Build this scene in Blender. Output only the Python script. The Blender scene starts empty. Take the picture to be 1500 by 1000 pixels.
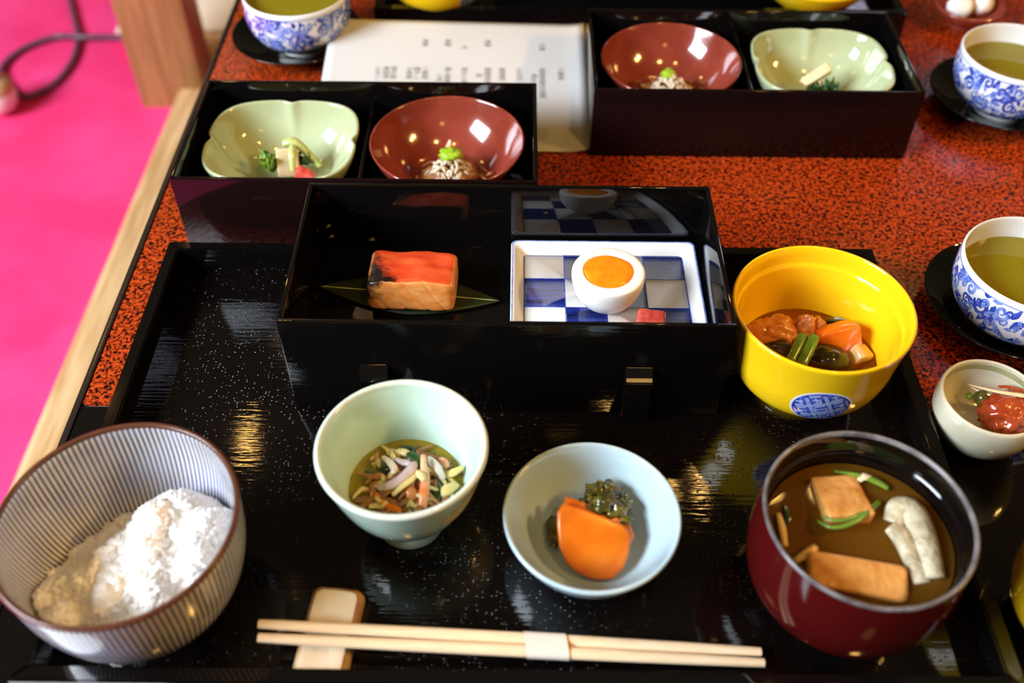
import bpy, bmesh, math, random
import numpy as np
from mathutils import Vector, Matrix, noise

random.seed(7)
PI = math.pi
S = bpy.context.scene
COL = S.collection

# ------------------------------------------------------------------ camera
def camera():
    p, r, yw = .8207, .0068, .0048
    cp, sp = math.cos(p), math.sin(p)
    Z = Matrix.Rotation(yw, 3, 'Z')
    fwd = Z @ Vector((0, cp, -sp)); up = Z @ Vector((0, sp, cp)); rt = Z @ Vector((1, 0, 0))
    c, s = math.cos(r), math.sin(r)
    rt, up = c*rt + s*up, -s*rt + c*up
    m = Matrix((rt, up, -fwd)).transposed().to_4x4()
    m.translation = (-.0026, -.4794, .4475)
    cd = bpy.data.cameras.new('camera'); cd.sensor_width = 36; cd.lens = 1458/1500*36
    cd.clip_start = .02; cd.clip_end = 50
    cd.dof.use_dof = True; cd.dof.focus_distance = .57; cd.dof.aperture_fstop = 5.0
    o = bpy.data.objects.new('camera', cd); o.matrix_world = m
    COL.objects.link(o); S.camera = o
camera()

# ------------------------------------------------------------------ light
def world():
    w = bpy.data.worlds.new('room_ambience'); S.world = w; w.use_nodes = True
    b = w.node_tree.nodes['Background']
    b.inputs[0].default_value = (1.0, .72, .36, 1); b.inputs[1].default_value = .07
def area(name, loc, target, sx, sy, power, col):
    l = bpy.data.lights.new(name, 'AREA'); l.shape = 'RECTANGLE'; l.size = sx; l.size_y = sy
    l.energy = power; l.color = col
    o = bpy.data.objects.new(name, l); o.location = loc
    o.rotation_euler = (Vector(target)-Vector(loc)).to_track_quat('-Z', 'Y').to_euler()
    COL.objects.link(o)
def bulb(name, loc, power, col, rad):
    l = bpy.data.lights.new(name, 'POINT'); l.energy = power; l.color = col; l.shadow_soft_size = rad
    o = bpy.data.objects.new(name, l); o.location = loc; COL.objects.link(o)
world()
area('window_daylight', (-1.76, -.84, 1.17), (0, 0, 0), 1.15, .75, 122, (.82, .91, 1.0))
area('far_window_daylight', (1.25, 1.68, 1.15), (.3, 0, 0), .34, .28, 1.8, (.80, .78, 1.0))
WARM = (1.0, .56, .15)
for k, (p, e, r) in enumerate((((1.55, -.34, 1.15), 38, .05), ((1.60, -.15, 1.15), 30, .04), ((.55, -.62, 1.75), 24, .05), ((-.30, -.55, 1.8), 9, .05),
                               ((-.79, .70, 1.0), 1.8, .03), ((.55, .75, 1.45), 2.0, .022), ((.66, .75, 1.45), 2.0, .022), ((.27, -1.32, 1.09), 2.5, .09))):
    bulb('warm_bulb', p, e, WARM, r)
S.view_settings.view_transform = 'Standard'; S.view_settings.look = 'None'
S.view_settings.gamma = 1; S.view_settings.use_curve_mapping = False
S.view_settings.exposure = 0.0
S.cycles.max_bounces = 8; S.cycles.transparent_max_bounces = 12
S.cycles.caustics_reflective = False; S.cycles.caustics_refractive = False

# ------------------------------------------------------------------ materials
def base_mat(name):
    m = bpy.data.materials.new(name); m.use_nodes = True
    nt = m.node_tree; b = nt.nodes['Principled BSDF']
    return m, nt, b
def N(nt, t, **kw):
    n = nt.nodes.new(t)
    for k, v in kw.items():
        if k.startswith('i_'): n.inputs[k[2:].replace('_', ' ')].default_value = v
        elif k[0] == 'n' and k[1:].isdigit(): n.inputs[int(k[1:])].default_value = v
        else: setattr(n, k, v)
    return n
def L(nt, a, ai, b, bi): nt.links.new(a.outputs[ai], b.inputs[bi])
def rgba(c): return (c[0], c[1], c[2], 1)
def ramp(nt, stops):
    r = nt.nodes.new('ShaderNodeValToRGB'); cr = r.color_ramp
    while len(cr.elements) < len(stops): cr.elements.new(.5)
    for e, (p, c) in zip(cr.elements, stops): e.position = p; e.color = rgba(c)
    return r
def ocoord(nt, scale=(1, 1, 1)):
    tc = nt.nodes.new('ShaderNodeTexCoord'); mp = nt.nodes.new('ShaderNodeMapping')
    mp.inputs['Scale'].default_value = scale
    L(nt, tc, 'Object', mp, 'Vector'); return mp
def add_bump(nt, b, src, out, strength, dist=.001, prev=None):
    bp = N(nt, 'ShaderNodeBump', i_Strength=strength, i_Distance=dist)
    L(nt, src, out, bp, 'Height')
    if prev: L(nt, prev, 0, bp, 'Normal')
    L(nt, bp, 0, b, 'Normal'); return bp
def mat(name, col, rough=.4, ior=1.5, coat=0, c2=None, c3=None, nscale=60, stretch=(1, 1, 1), bump=0, bscale=300,
        bdist=.0006, sss=0, metal=0, lo=.38, hi=.62):
    m, nt, b = base_mat(name)
    b.inputs['Base Color'].default_value = rgba(col); b.inputs['Roughness'].default_value = rough
    b.inputs['IOR'].default_value = ior; b.inputs['Coat Weight'].default_value = coat
    b.inputs['Coat Roughness'].default_value = .04; b.inputs['Metallic'].default_value = metal
    if sss:
        b.inputs['Subsurface Weight'].default_value = sss; b.inputs['Subsurface Scale'].default_value = .004
        b.inputs['Subsurface Radius'].default_value = (1, .6, .35)
    mp = ocoord(nt, stretch)
    if c2:
        n = N(nt, 'ShaderNodeTexNoise', i_Scale=nscale, i_Detail=4.0); L(nt, mp, 0, n, 'Vector')
        st = [(lo, col), (hi, c2)] + ([(min(1, hi+.13), c3)] if c3 else [])
        r = ramp(nt, st); L(nt, n, 'Fac', r, 'Fac'); L(nt, r, 0, b, 'Base Color')
    if bump:
        n2 = N(nt, 'ShaderNodeTexNoise', i_Scale=bscale, i_Detail=3.0); L(nt, mp, 0, n2, 'Vector')
        add_bump(nt, b, n2, 'Fac', bump, bdist)
    return m
def liquid(name, col, ior=1.35, refl=.05, murk=None, mf=0):
    # thin tinted liquid surface: transparent tint below a clear reflecting skin
    m, nt, b = base_mat(name); nt.nodes.remove(b); out = nt.nodes['Material Output']
    t = N(nt, 'ShaderNodeBsdfTransparent'); t.inputs[0].default_value = rgba(col)
    last = t
    if murk:
        d = N(nt, 'ShaderNodeBsdfDiffuse'); d.inputs[0].default_value = rgba(murk)
        mm = N(nt, 'ShaderNodeMixShader'); mm.inputs[0].default_value = mf
        L(nt, t, 0, mm, 1); L(nt, d, 0, mm, 2); last = mm
    g = N(nt, 'ShaderNodeBsdfGlossy'); g.inputs['Roughness'].default_value = .03
    fr = N(nt, 'ShaderNodeFresnel', i_IOR=ior)
    mx = N(nt, 'ShaderNodeMixShader'); L(nt, fr, 0, mx, 0); L(nt, last, 0, mx, 1); L(nt, g, 0, mx, 2)
    L(nt, mx, 0, out, 'Surface'); return m
M = {}
def lacquer(name, col, rough, ior, grain=0, speck=0, stretch=(6, 90, 90)):
    m, nt, b = base_mat(name)
    b.inputs['Base Color'].default_value = rgba(col); b.inputs['Roughness'].default_value = rough
    b.inputs['IOR'].default_value = ior
    prev = None
    if grain:
        mp = ocoord(nt, stretch); n = N(nt, 'ShaderNodeTexNoise', i_Scale=6.0, i_Detail=3.0); L(nt, mp, 0, n, 'Vector')
        prev = add_bump(nt, b, n, 'Fac', grain, .0012)
    if speck:
        mp2 = ocoord(nt, (420, 760, 760))
        v = N(nt, 'ShaderNodeTexVoronoi', i_Scale=1.0); L(nt, mp2, 0, v, 'Vector')
        r = ramp(nt, [(.06, (1, 1, 1)), (.30, (0, 0, 0))]); L(nt, v, 'Distance', r, 'Fac')
        # only some cells carry a fleck
        sx = N(nt, 'ShaderNodeSeparateColor'); L(nt, v, 'Color', sx, 0)
        gt = N(nt, 'ShaderNodeMath', operation='GREATER_THAN', n1=.55); L(nt, sx, 0, gt, 0)
        mu = N(nt, 'ShaderNodeMath', operation='MULTIPLY'); L(nt, r, 0, mu, 0); L(nt, gt, 0, mu, 1)
        add_bump(nt, b, mu, 0, speck, .00035, prev)
    return m
M['lacquer'] = lacquer('black_lacquer', (.003, .0025, .0025), .05, 1.6)
M['lacquer_box'] = lacquer('black_grained_lacquer', (.003, .0025, .0025), .07, 1.5, .10, .08, (5, 90, 90))
M['lacquer_tray'] = lacquer('black_flecked_lacquer', (.003, .002, .002), .06, 1.5, .12, 1.0, (5, 80, 80))
M['lacquer_brown'] = lacquer('dark_brown_lacquer', (.008, .003, .003), .08, 1.32)
M['lacquer_edge'] = lacquer('lacquer_edge', (.02, .014, .012), .22, 1.6)
def red_panel():
    m, nt, b = base_mat('crackled_red_lacquer')
    mp = ocoord(nt, (1, 1, 1))
    n = N(nt, 'ShaderNodeTexNoise', i_Scale=430.0, i_Detail=2.0, i_Roughness=.5, i_Distortion=.6); L(nt, mp, 0, n, 'Vector')
    n3 = N(nt, 'ShaderNodeTexNoise', i_Scale=4.0, i_Detail=1.0); L(nt, mp, 0, n3, 'Vector')
    r = ramp(nt, [(.40, (.010, .003, .002)), (.475, (.22, .020, .003)), (.60, (.46, .055, .008))]); L(nt, n, 'Fac', r, 'Fac')
    L(nt, r, 0, b, 'Base Color'); b.inputs['Roughness'].default_value = .16; b.inputs['IOR'].default_value = 1.5
    add_bump(nt, b, n, 'Fac', .35, .0006)
    return m
M['red'] = red_panel()
M['felt'] = mat('pink_felt', (.86, .035, .17), .95, 1.3, c2=(.93, .06, .25), nscale=7, bump=.3, bscale=900)
def wood(name, a, c, stretch, rough=.5):
    return mat(name, a, rough, 1.45, c2=c, nscale=14, stretch=stretch, bump=.1, bscale=60)
M['strip'] = wood('pale_worn_wood', (.50, .28, .11), (.72, .47, .24), (8, .6, 8))
M['post'] = wood('brown_post_wood', (.27, .135, .045), (.38, .20, .075), (6, 6, .5))
M['white_glaze'] = mat('white_porcelain', (.80, .80, .80), .09, 1.5, coat=.4)
M['blue_dark'] = mat('cobalt_blue', (.020, .045, .33), .1, 1.5, coat=.4, c2=(.06, .11, .55), nscale=250)
M['blue_mid'] = mat('washed_blue', (.11, .18, .62), .1, 1.5, coat=.4, c2=(.28, .38, .80), nscale=260)
M['blue_light'] = mat('pale_washed_blue', (.34, .42, .74), .12, 1.5, coat=.4)
M['yellow'] = mat('yellow_glaze', (.88, .54, .008), .10, 1.5, coat=.5)
M['celadon'] = mat('pale_teal_glaze', (.48, .66, .56), .09, 1.5, coat=.5, c2=(.55, .72, .62), nscale=30)
M['celadon_rim'] = mat('pale_rim_glaze', (.66, .74, .66), .09, 1.5, coat=.5)
M['goldfleck'] = mat('gold_fleck', (.42, .36, .16), .35, 1.5, c2=(.62, .52, .25), c3=(.30, .42, .33), nscale=700, bump=.5, bscale=700)
M['skyblue'] = mat('pale_blue_glaze', (.42, .57, .66), .10, 1.5, coat=.5, c2=(.47, .62, .70), nscale=25)
M['green_glaze'] = mat('pale_green_glaze', (.40, .45, .25), .07, 1.5, coat=.5, c2=(.46, .52, .32), nscale=22)
M['maroon'] = mat('maroon_glaze', (.20, .030, .016), .13, 1.6, coat=.6, c2=(.26, .045, .028), nscale=40)
M['cream'] = mat('cream_glaze', (.62, .58, .42), .15, 1.5, coat=.4, c2=(.68, .66, .52), nscale=45)
M['olive_glaze'] = mat('olive_glaze', (.24, .26, .13), .15, 1.5, coat=.4, c2=(.34, .35, .18), nscale=60)
M['red_lacquer'] = mat('deep_red_lacquer', (.060, .003, .003), .12, 1.45, coat=.12)
M['worn_rim'] = mat('worn_grey_rim', (.085, .08, .085), .22, 1.5, c2=(.20, .19, .20), nscale=120)
M['brown_rim'] = mat('brown_rim', (.10, .035, .02), .25, 1.5)
M['paper'] = mat('white_paper', (.56, .555, .55), .7, 1.4, c2=(.60, .595, .59), nscale=8)
M['band'] = mat('white_band_paper', (.74, .68, .62), .6, 1.4)
M['ink'] = mat('grey_ink', (.28, .27, .27), .7, 1.3)
M['hashi'] = wood('pale_cedar', (.80, .60, .38), (.86, .69, .48), (2, 60, 60), .45)
M['rest'] = mat('cream_ceramic_rest', (.72, .60, .44), .12, 1.5, coat=.5, c2=(.78, .70, .56), nscale=60)
M['rest_edge'] = mat('brown_edge_glaze', (.42, .20, .07), .2, 1.5, c2=(.6, .42, .22), nscale=130)
M['cushion'] = mat('cream_cloth', (.72, .60, .46), .9, 1.3, bump=.3, bscale=500)
M['cable'] = mat('grey_violet_cable', (.13, .06, .10), .4, 1.5)
M['plug_white'] = mat('white_plastic', (.82, .80, .76), .3, 1.5)
M['plug_beige'] = mat('beige_plastic', (.55, .36, .18), .3, 1.5)
M['plug_metal'] = mat('steel', (.6, .6, .62), .2, metal=1)
# food
M['rice'] = mat('cooked_rice', (.90, .88, .84), .55, 1.3, sss=.12, c2=(.93, .91, .88), nscale=200)
M['egg_white'] = mat('egg_white', (.84, .83, .80), .22, 1.4, sss=.3)
M['yolk'] = mat('soft_yolk', (.85, .22, .006), .12, 1.45, coat=.4, c2=(.90, .30, .01), nscale=120, bump=.15, bscale=250)
M['pink_cube'] = mat('red_pink_flesh', (.55, .055, .04), .18, 1.45, coat=.3, c2=(.68, .13, .09), nscale=260, sss=.2, bump=.3, bscale=300)
def salmon_mats():
    out = []
    for nm, a, c, sc in (('salmon_top', (.62, .045, .012), (.72, .10, .025), (60, 300, 60)), ('salmon_side', (.60, .19, .030), (.70, .30, .085), (150, 150, 300))):
        m, nt, b = base_mat(nm)
        mp = ocoord(nt, sc); n = N(nt, 'ShaderNodeTexNoise', i_Scale=1.0, i_Detail=4.0); L(nt, mp, 0, n, 'Vector')
        r = ramp(nt, [(.35, a), (.65, c)]); L(nt, n, 'Fac', r, 'Fac')
        # char along one end: a fixed stain on the skin
        tc = nt.nodes.new('ShaderNodeTexCoord'); sp = nt.nodes.new('ShaderNodeSeparateXYZ'); L(nt, tc, 'Object', sp, 0)
        n2 = N(nt, 'ShaderNodeTexNoise', i_Scale=160.0, i_Detail=5.0); L(nt, tc, 'Object', n2, 'Vector')
        a1 = N(nt, 'ShaderNodeMath', operation='MULTIPLY', n1=-40.0); L(nt, sp, 0, a1, 0)
        y1 = N(nt, 'ShaderNodeMath', operation='MULTIPLY', n1=-20.0); L(nt, sp, 1, y1, 0)
        a2 = N(nt, 'ShaderNodeMath', operation='ADD'); L(nt, a1, 0, a2, 0); L(nt, y1, 0, a2, 1)
        if nm == 'salmon_side':
            z1 = N(nt, 'ShaderNodeMath', operation='MULTIPLY', n1=26.0); L(nt, sp, 2, z1, 0)
            a5 = N(nt, 'ShaderNodeMath', operation='ADD'); L(nt, a2, 0, a5, 0); L(nt, z1, 0, a5, 1)
            a6 = N(nt, 'ShaderNodeMath', operation='SUBTRACT', n1=.56); L(nt, a5, 0, a6, 0); a2 = a6
        a3 = N(nt, 'ShaderNodeMath', operation='ADD'); L(nt, a2, 0, a3, 0); L(nt, n2, 'Fac', a3, 1)
        r2 = ramp(nt, [(.50, (0, 0, 0)), (.64, (1, 1, 1))])
        a4 = N(nt, 'ShaderNodeMath', operation='MULTIPLY', n1=.49); L(nt, a3, 0, a4, 0); L(nt, a4, 0, r2, 'Fac')
        mx = nt.nodes.new('ShaderNodeMix'); mx.data_type = 'RGBA'
        L(nt, r2, 0, mx, 0); L(nt, r, 0, mx, 6); mx.inputs[7].default_value = (.010, .005, .003, 1)
        L(nt, mx, 2, b, 'Base Color')
        b.inputs['Roughness'].default_value = .38; b.inputs['Coat Weight'].default_value = .15
        b.inputs['Coat Roughness'].default_value = .12
        n3 = N(nt, 'ShaderNodeTexNoise', i_Scale=700.0, i_Detail=3.0); L(nt, tc, 'Object', n3, 'Vector')
        add_bump(nt, b, n3, 'Fac', .3, .0005); out.append(m)
    return out
M['leaf'] = mat('dark_green_leaf', (.012, .018, .005), .45, 1.4, c2=(.020, .028, .009), nscale=30, stretch=(2, 60, 1), bump=.15, bscale=30)
M['carrot'] = mat('orange_pickle', (.66, .135, .004), .28, 1.45, coat=.15, c2=(.74, .19, .008), nscale=70, sss=.15, bump=.15, bscale=160)
M['simmered_carrot'] = mat('simmered_carrot', (.72, .13, .006), .2, 1.45, coat=.3, c2=(.80, .19, .01), nscale=80, sss=.15)
M['pickle_leaf'] = mat('pickled_leaf', (.045, .040, .006), .2, 1.45, coat=.3, c2=(.13, .12, .015), c3=(.30, .26, .03), nscale=150, bump=.4, bscale=200)
M['chicken'] = mat('simmered_chicken', (.48, .15, .03), .2, 1.45, coat=.35, c2=(.60, .23, .07), nscale=70, sss=.15, bump=.4, bscale=130)
M['turnip'] = mat('pale_turnip', (.70, .44, .17), .2, 1.45, coat=.3, c2=(.75, .54, .26), nscale=90, sss=.2)
M['mushroom'] = mat('dark_mushroom', (.022, .014, .004), .2, 1.45, coat=.3, c2=(.055, .038, .010), nscale=90, bump=.3, bscale=150)
M['bean'] = mat('green_stem', (.085, .17, .012), .25, 1.45, coat=.2, c2=(.15, .26, .03), nscale=40, stretch=(4, 1, 4))
M['greens'] = mat('boiled_greens', (.07, .17, .012), .22, 1.45, coat=.3, c2=(.20, .34, .04), nscale=120, bump=.4, bscale=200)
M['dark_greens'] = mat('dark_boiled_greens', (.012, .055, .014), .22, 1.45, coat=.3, c2=(.04, .12, .03), nscale=120, bump=.4, bscale=200)
M['stalk'] = mat('pale_green_stalk', (.45, .52, .17), .2, 1.45, coat=.3, c2=(.58, .64, .30), nscale=60, sss=.2)
M['fried_tofu'] = mat('fried_tofu', (.52, .22, .045), .35, 1.45, coat=.2, c2=(.70, .38, .12), nscale=75, bump=.9, bscale=260, bdist=.001, sss=.1)
M['tofu_cream'] = mat('cream_tofu', (.76, .60, .36), .3, 1.45, coat=.2, c2=(.80, .68, .46), nscale=90, sss=.2)
M['fu'] = mat('wheat_gluten', (.36, .31, .20), .4, 1.45, coat=.2, c2=(.56, .51, .36), nscale=160, bump=1.0, bscale=330, bdist=.0012)
M['squid'] = mat('pale_squid', (.60, .52, .50), .16, 1.45, coat=.4, c2=(.72, .66, .60), nscale=60, sss=.3)
M['squid_skin'] = mat('violet_squid_skin', (.42, .30, .34), .16, 1.45, coat=.4, c2=(.62, .53, .54), nscale=60, sss=.2)
M['noodle'] = mat('pale_yellow_strip', (.66, .52, .18), .2, 1.45, coat=.3, c2=(.74, .64, .32), nscale=80, sss=.2)
M['wakame'] = mat('dark_seaweed', (.010, .022, .008), .16, 1.45, coat=.5, c2=(.022, .045, .014), nscale=80)
M['crab'] = mat('orange_crab_stick', (.76, .20, .045), .25, 1.45, coat=.3, c2=(.80, .48, .30), nscale=55, stretch=(1, 1, 2), sss=.2)
M['brown_strip'] = mat('brown_simmered_strip', (.13, .048, .012), .25, 1.45, coat=.3, c2=(.30, .13, .03), nscale=90)
M['whitebait'] = mat('whitebait', (.50, .40, .28), .35, 1.45, coat=.1, c2=(.66, .57, .45), nscale=150, sss=.2)
M['bonito'] = mat('orange_flakes', (.20, .065, .015), .35, 1.45, c2=(.48, .23, .08), nscale=120)
M['lime'] = mat('grated_green', (.24, .42, .015), .3, 1.45, coat=.2, c2=(.36, .56, .03), nscale=200, bump=.6, bscale=400)
M['ume'] = mat('red_pickled_plum', (.26, .030, .008), .2, 1.45, coat=.3, c2=(.42, .075, .02), nscale=50, sss=.15)
M['straw'] = mat('pale_sliver', (.78, .62, .36), .4, 1.45)
M['pickle_brown'] = mat('brown_sweet', (.22, .07, .03), .3, 1.45)
M['soup'] = liquid('amber_soup', (.72, .40, .09), murk=(.46, .20, .02), mf=.22)
M['broth'] = liquid('clear_yellow_broth', (.98, .90, .34), murk=(.62, .46, .04), mf=.35)
M['amber_broth'] = liquid('amber_broth', (.92, .62, .20))
M['tea'] = liquid('green_tea', (.62, .56, .10), murk=(.42, .36, .02), mf=.45)
def stripe_mat():
    m, nt, b = base_mat('striped_blue_glaze')
    tc = nt.nodes.new('ShaderNodeTexCoord'); sp = nt.nodes.new('ShaderNodeSeparateXYZ'); L(nt, tc, 'Object', sp, 0)
    at = N(nt, 'ShaderNodeMath', operation='ARCTAN2'); L(nt, sp, 1, at, 0); L(nt, sp, 0, at, 1)
    nz = N(nt, 'ShaderNodeTexNoise', i_Scale=28.0, i_Detail=1.0); L(nt, tc, 'Object', nz, 'Vector')
    k = N(nt, 'ShaderNodeMath', operation='MULTIPLY', n1=124.0); L(nt, at, 0, k, 0)
    k2 = N(nt, 'ShaderNodeMath', operation='MULTIPLY', n1=3.2); L(nt, nz, 'Fac', k2, 0)
    ad = N(nt, 'ShaderNodeMath', operation='ADD'); L(nt, k, 0, ad, 0); L(nt, k2, 0, ad, 1)
    si = N(nt, 'ShaderNodeMath', operation='SINE'); L(nt, ad, 0, si, 0)
    nb = N(nt, 'ShaderNodeTexNoise', i_Scale=45.0, i_Detail=2.0); L(nt, tc, 'Object', nb, 'Vector')
    nb2 = N(nt, 'ShaderNodeMath', operation='MULTIPLY_ADD', n1=1.6, n2=-.75); L(nt, nb, 'Fac', nb2, 0)
    a2 = N(nt, 'ShaderNodeMath', operation='ADD'); L(nt, si, 0, a2, 0); L(nt, nb2, 0, a2, 1)
    mr = N(nt, 'ShaderNodeMapRange', n1=-.25, n2=.45); L(nt, a2, 0, mr, 0)
    nc = N(nt, 'ShaderNodeTexNoise', i_Scale=35.0, i_Detail=2.0); L(nt, tc, 'Object', nc, 'Vector')
    r1 = ramp(nt, [(.40, (.10, .11, .17)), (.62, (.16, .20, .40))]); L(nt, nc, 'Fac', r1, 'Fac')
    mx = nt.nodes.new('ShaderNodeMix'); mx.data_type = 'RGBA'; L(nt, mr, 0, mx, 0); L(nt, r1, 0, mx, 6)
    mx.inputs[7].default_value = (.68, .66, .62, 1)
    L(nt, mx, 2, b, 'Base Color'); b.inputs['Roughness'].default_value = .16; b.inputs['Coat Weight'].default_value = .3
    return m
M['stripes'] = stripe_mat()
def checker_mat():
    m, nt, b = base_mat('painted_checks')
    tc = nt.nodes.new('ShaderNodeTexCoord')
    nz = N(nt, 'ShaderNodeTexNoise', i_Scale=60.0, i_Detail=2.0); L(nt, tc, 'Object', nz, 'Vector')
    vs = N(nt, 'ShaderNodeVectorMath', operation='MULTIPLY_ADD'); L(nt, nz, 'Color', vs, 0)
    vs.inputs[1].default_value = (.0022, .0022, 0); L(nt, tc, 'Object', vs, 2)
    sb = N(nt, 'ShaderNodeVectorMath', operation='ADD'); L(nt, vs, 0, sb, 0); sb.inputs[1].default_value = (-.0011, -.0011, .012)
    ck = N(nt, 'ShaderNodeTexChecker', i_Scale=1/.0242); L(nt, sb, 0, ck, 0)
    ck.inputs[1].default_value = (1, 1, 1, 1); ck.inputs[2].default_value = (0, 0, 0, 1)
    mp = N(nt, 'ShaderNodeMapping'); mp.inputs['Scale'].default_value = (25, 330, 1); L(nt, tc, 'Object', mp, 0)
    n2 = N(nt, 'ShaderNodeTexNoise', i_Scale=1.0, i_Detail=3.0); L(nt, mp, 0, n2, 'Vector')
    r = ramp(nt, [(.34, (.006, .010, .06)), (.52, (.012, .026, .20)), (.72, (.05, .085, .36))]); L(nt, n2, 'Fac', r, 'Fac')
    mx = nt.nodes.new('ShaderNodeMix'); mx.data_type = 'RGBA'
    L(nt, ck, 'Fac', mx, 0); L(nt, r, 0, mx, 6); mx.inputs[7].default_value = (.80, .79, .76, 1)
    L(nt, mx, 2, b, 'Base Color'); b.inputs['Roughness'].default_value = .08; b.inputs['Coat Weight'].default_value = .4
    return m
M['checks'] = checker_mat()

# ------------------------------------------------------------------ object helpers
def thing(name, label, cat, loc=(0, 0, 0), rotz=0, group=None):
    o = bpy.data.objects.new(name, None); o.empty_display_size = .01; COL.objects.link(o)
    o.location = loc; o.rotation_euler = (0, 0, rotz)
    return tag(o, label, cat, group)
def tag(o, label, cat, group=None, kind=None):
    o['label'] = label; o['category'] = cat
    if group: o['group'] = group
    if kind: o['kind'] = kind
    return o
def obj(name, geo, m, parent=None, loc=None, smooth=True):
    V, F = geo
    me = bpy.data.meshes.new(name); me.from_pydata([tuple(v) for v in V], [], [tuple(f) for f in F]); me.validate()
    for mm in (m if isinstance(m, list) else [m]): me.materials.append(mm)
    if smooth: me.polygons.foreach_set('use_smooth', [True]*len(me.polygons))
    me.update()
    o = bpy.data.objects.new(name, me); COL.objects.link(o)
    if parent: o.parent = parent
    if loc is not None: o.location = loc
    return o
def sharp(o, ang=35):
    o.data.set_sharp_from_angle(angle=math.radians(ang)); return o
def dup(root, loc, rotz, label, group=None):
    r = root.copy(); COL.objects.link(r); r.location = loc; r.rotation_euler = (0, 0, rotz); r['label'] = label
    if group: r['group'] = group
    for ch in list(root.children):
        c = ch.copy(); COL.objects.link(c); c.parent = r
        for g in list(ch.children):
            d = g.copy(); COL.objects.link(d); d.parent = c
    return r
def join(*gs):
    V, F = [], []
    for v, f in gs:
        k = len(V); V += [tuple(p) for p in v]; F += [tuple(i+k for i in q) for q in f]
    return V, F
def bm_geo(bm):
    bm.verts.ensure_lookup_table(); bm.verts.index_update()
    g = [tuple(v.co) for v in bm.verts], [tuple(v.index for v in f.verts) for f in bm.faces]; bm.free(); return g
def box(x0, x1, y0, y1, z0, z1, bev=.0008, seg=2):
    bm = bmesh.new(); bmesh.ops.create_cube(bm, size=1)
    for v in bm.verts:
        v.co = ((x0+x1)/2+v.co.x*(x1-x0), (y0+y1)/2+v.co.y*(y1-y0), (z0+z1)/2+v.co.z*(z1-z0))
    if bev: bmesh.ops.bevel(bm, geom=bm.edges[:], offset=bev, segments=seg, affect='EDGES', profile=.5)
    return bm_geo(bm)
def disc(r):
    V, F = lathe([(0, 0), (r*.5, 0), (r, 0)], 96)
    return V, [f[::-1] for f in F]
def smoothprof(P, n=4):
    # Catmull-Rom through the profile points
    out = []
    for i in range(len(P)-1):
        p0 = P[max(i-1, 0)]; p1 = P[i]; p2 = P[i+1]; p3 = P[min(i+2, len(P)-1)]
        for k in range(n):
            t = k/n
            out.append(tuple(.5*((2*b)+(-a+c)*t+(2*a-5*b+4*c-d)*t*t+(-a+3*b-3*c+d)*t**3) for a, b, c, d in zip(p0, p1, p2, p3)))
    out.append(tuple(P[-1])); return out
def lathe(prof, seg=96, sx=1, sy=1, rfun=None):
    V, F = [], []; rings = []
    for r, z in prof:
        if r < 1e-6: rings.append([len(V)]); V.append((0, 0, z))
        else:
            k = len(V)
            for i in range(seg):
                a = 2*PI*i/seg; rr = r*(rfun(a, z) if rfun else 1)
                V.append((rr*math.cos(a)*sx, rr*math.sin(a)*sy, z))
            rings.append(list(range(k, k+seg)))
    for A, B in zip(rings, rings[1:]):
        if len(A) == 1 and len(B) == 1: continue
        for i in range(seg):
            j = (i+1) % seg
            if len(A) == 1: F.append((A[0], B[j], B[i]))
            elif len(B) == 1: F.append((A[i], A[j], B[0]))
            else: F.append((A[i], A[j], B[j], B[i]))
    return V, F
def tube(pts, rad, n=8, flat=1.0, sub=5, upv=(0, 0, 1), cap=True):
    # swept tube or strip; rad may be a list; flat squashes the section across upv
    P = [Vector(p) for p in (smoothprof(pts, sub) if sub > 1 and len(pts) > 2 else pts)]
    m = len(P)
    if not hasattr(rad, '__len__'): R = [rad]*m
    else: R = [np.interp(i/(m-1), np.linspace(0, 1, len(rad)), rad) for i in range(m)]
    V, F = [], []; up = Vector(upv); side0 = None
    for i, p in enumerate(P):
        t = (P[min(i+1, m-1)]-P[max(i-1, 0)]).normalized()
        side = t.cross(up)
        if side.length < .15: side = side0 or t.orthogonal()
        side.normalize()
        if side0 and side.dot(side0) < 0: side = -side
        side0 = side; nn = side.cross(t).normalized()
        for k in range(n):
            a = 2*PI*k/n; V.append(p + side*math.cos(a)*R[i] + nn*math.sin(a)*R[i]*flat)
    for i in range(m-1):
        for k in range(n):
            j = (k+1) % n; F.append((i*n+k, i*n+j, (i+1)*n+j, (i+1)*n+k))
    if cap:
        for i0, rev in ((0, True), ((m-1)*n, False)):
            f = list(range(i0, i0+n)); F.append(tuple(f[::-1] if rev else f))
    return V, F
def blob(sx, sy, sz, amp=.25, freq=1.5, seed=0, sub=3, rot=0, flatbase=None):
    bm = bmesh.new(); bmesh.ops.create_icosphere(bm, subdivisions=sub, radius=1)
    off = Vector((seed*7.3, seed*3.1, seed*5.7)); R = Matrix.Rotation(rot, 3, 'Z')
    for v in bm.verts:
        n = v.co.normalized(); d = 1 + amp*noise.noise(n*freq+off) + amp*.45*noise.noise(n*freq*2.3+off)
        c = n*d; v.co = R @ Vector((c.x*sx, c.y*sy, c.z*sz))
        if flatbase is not None and v.co.z < flatbase*sz: v.co.z = flatbase*sz + (v.co.z-flatbase*sz)*.15
    return bm_geo(bm)
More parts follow.
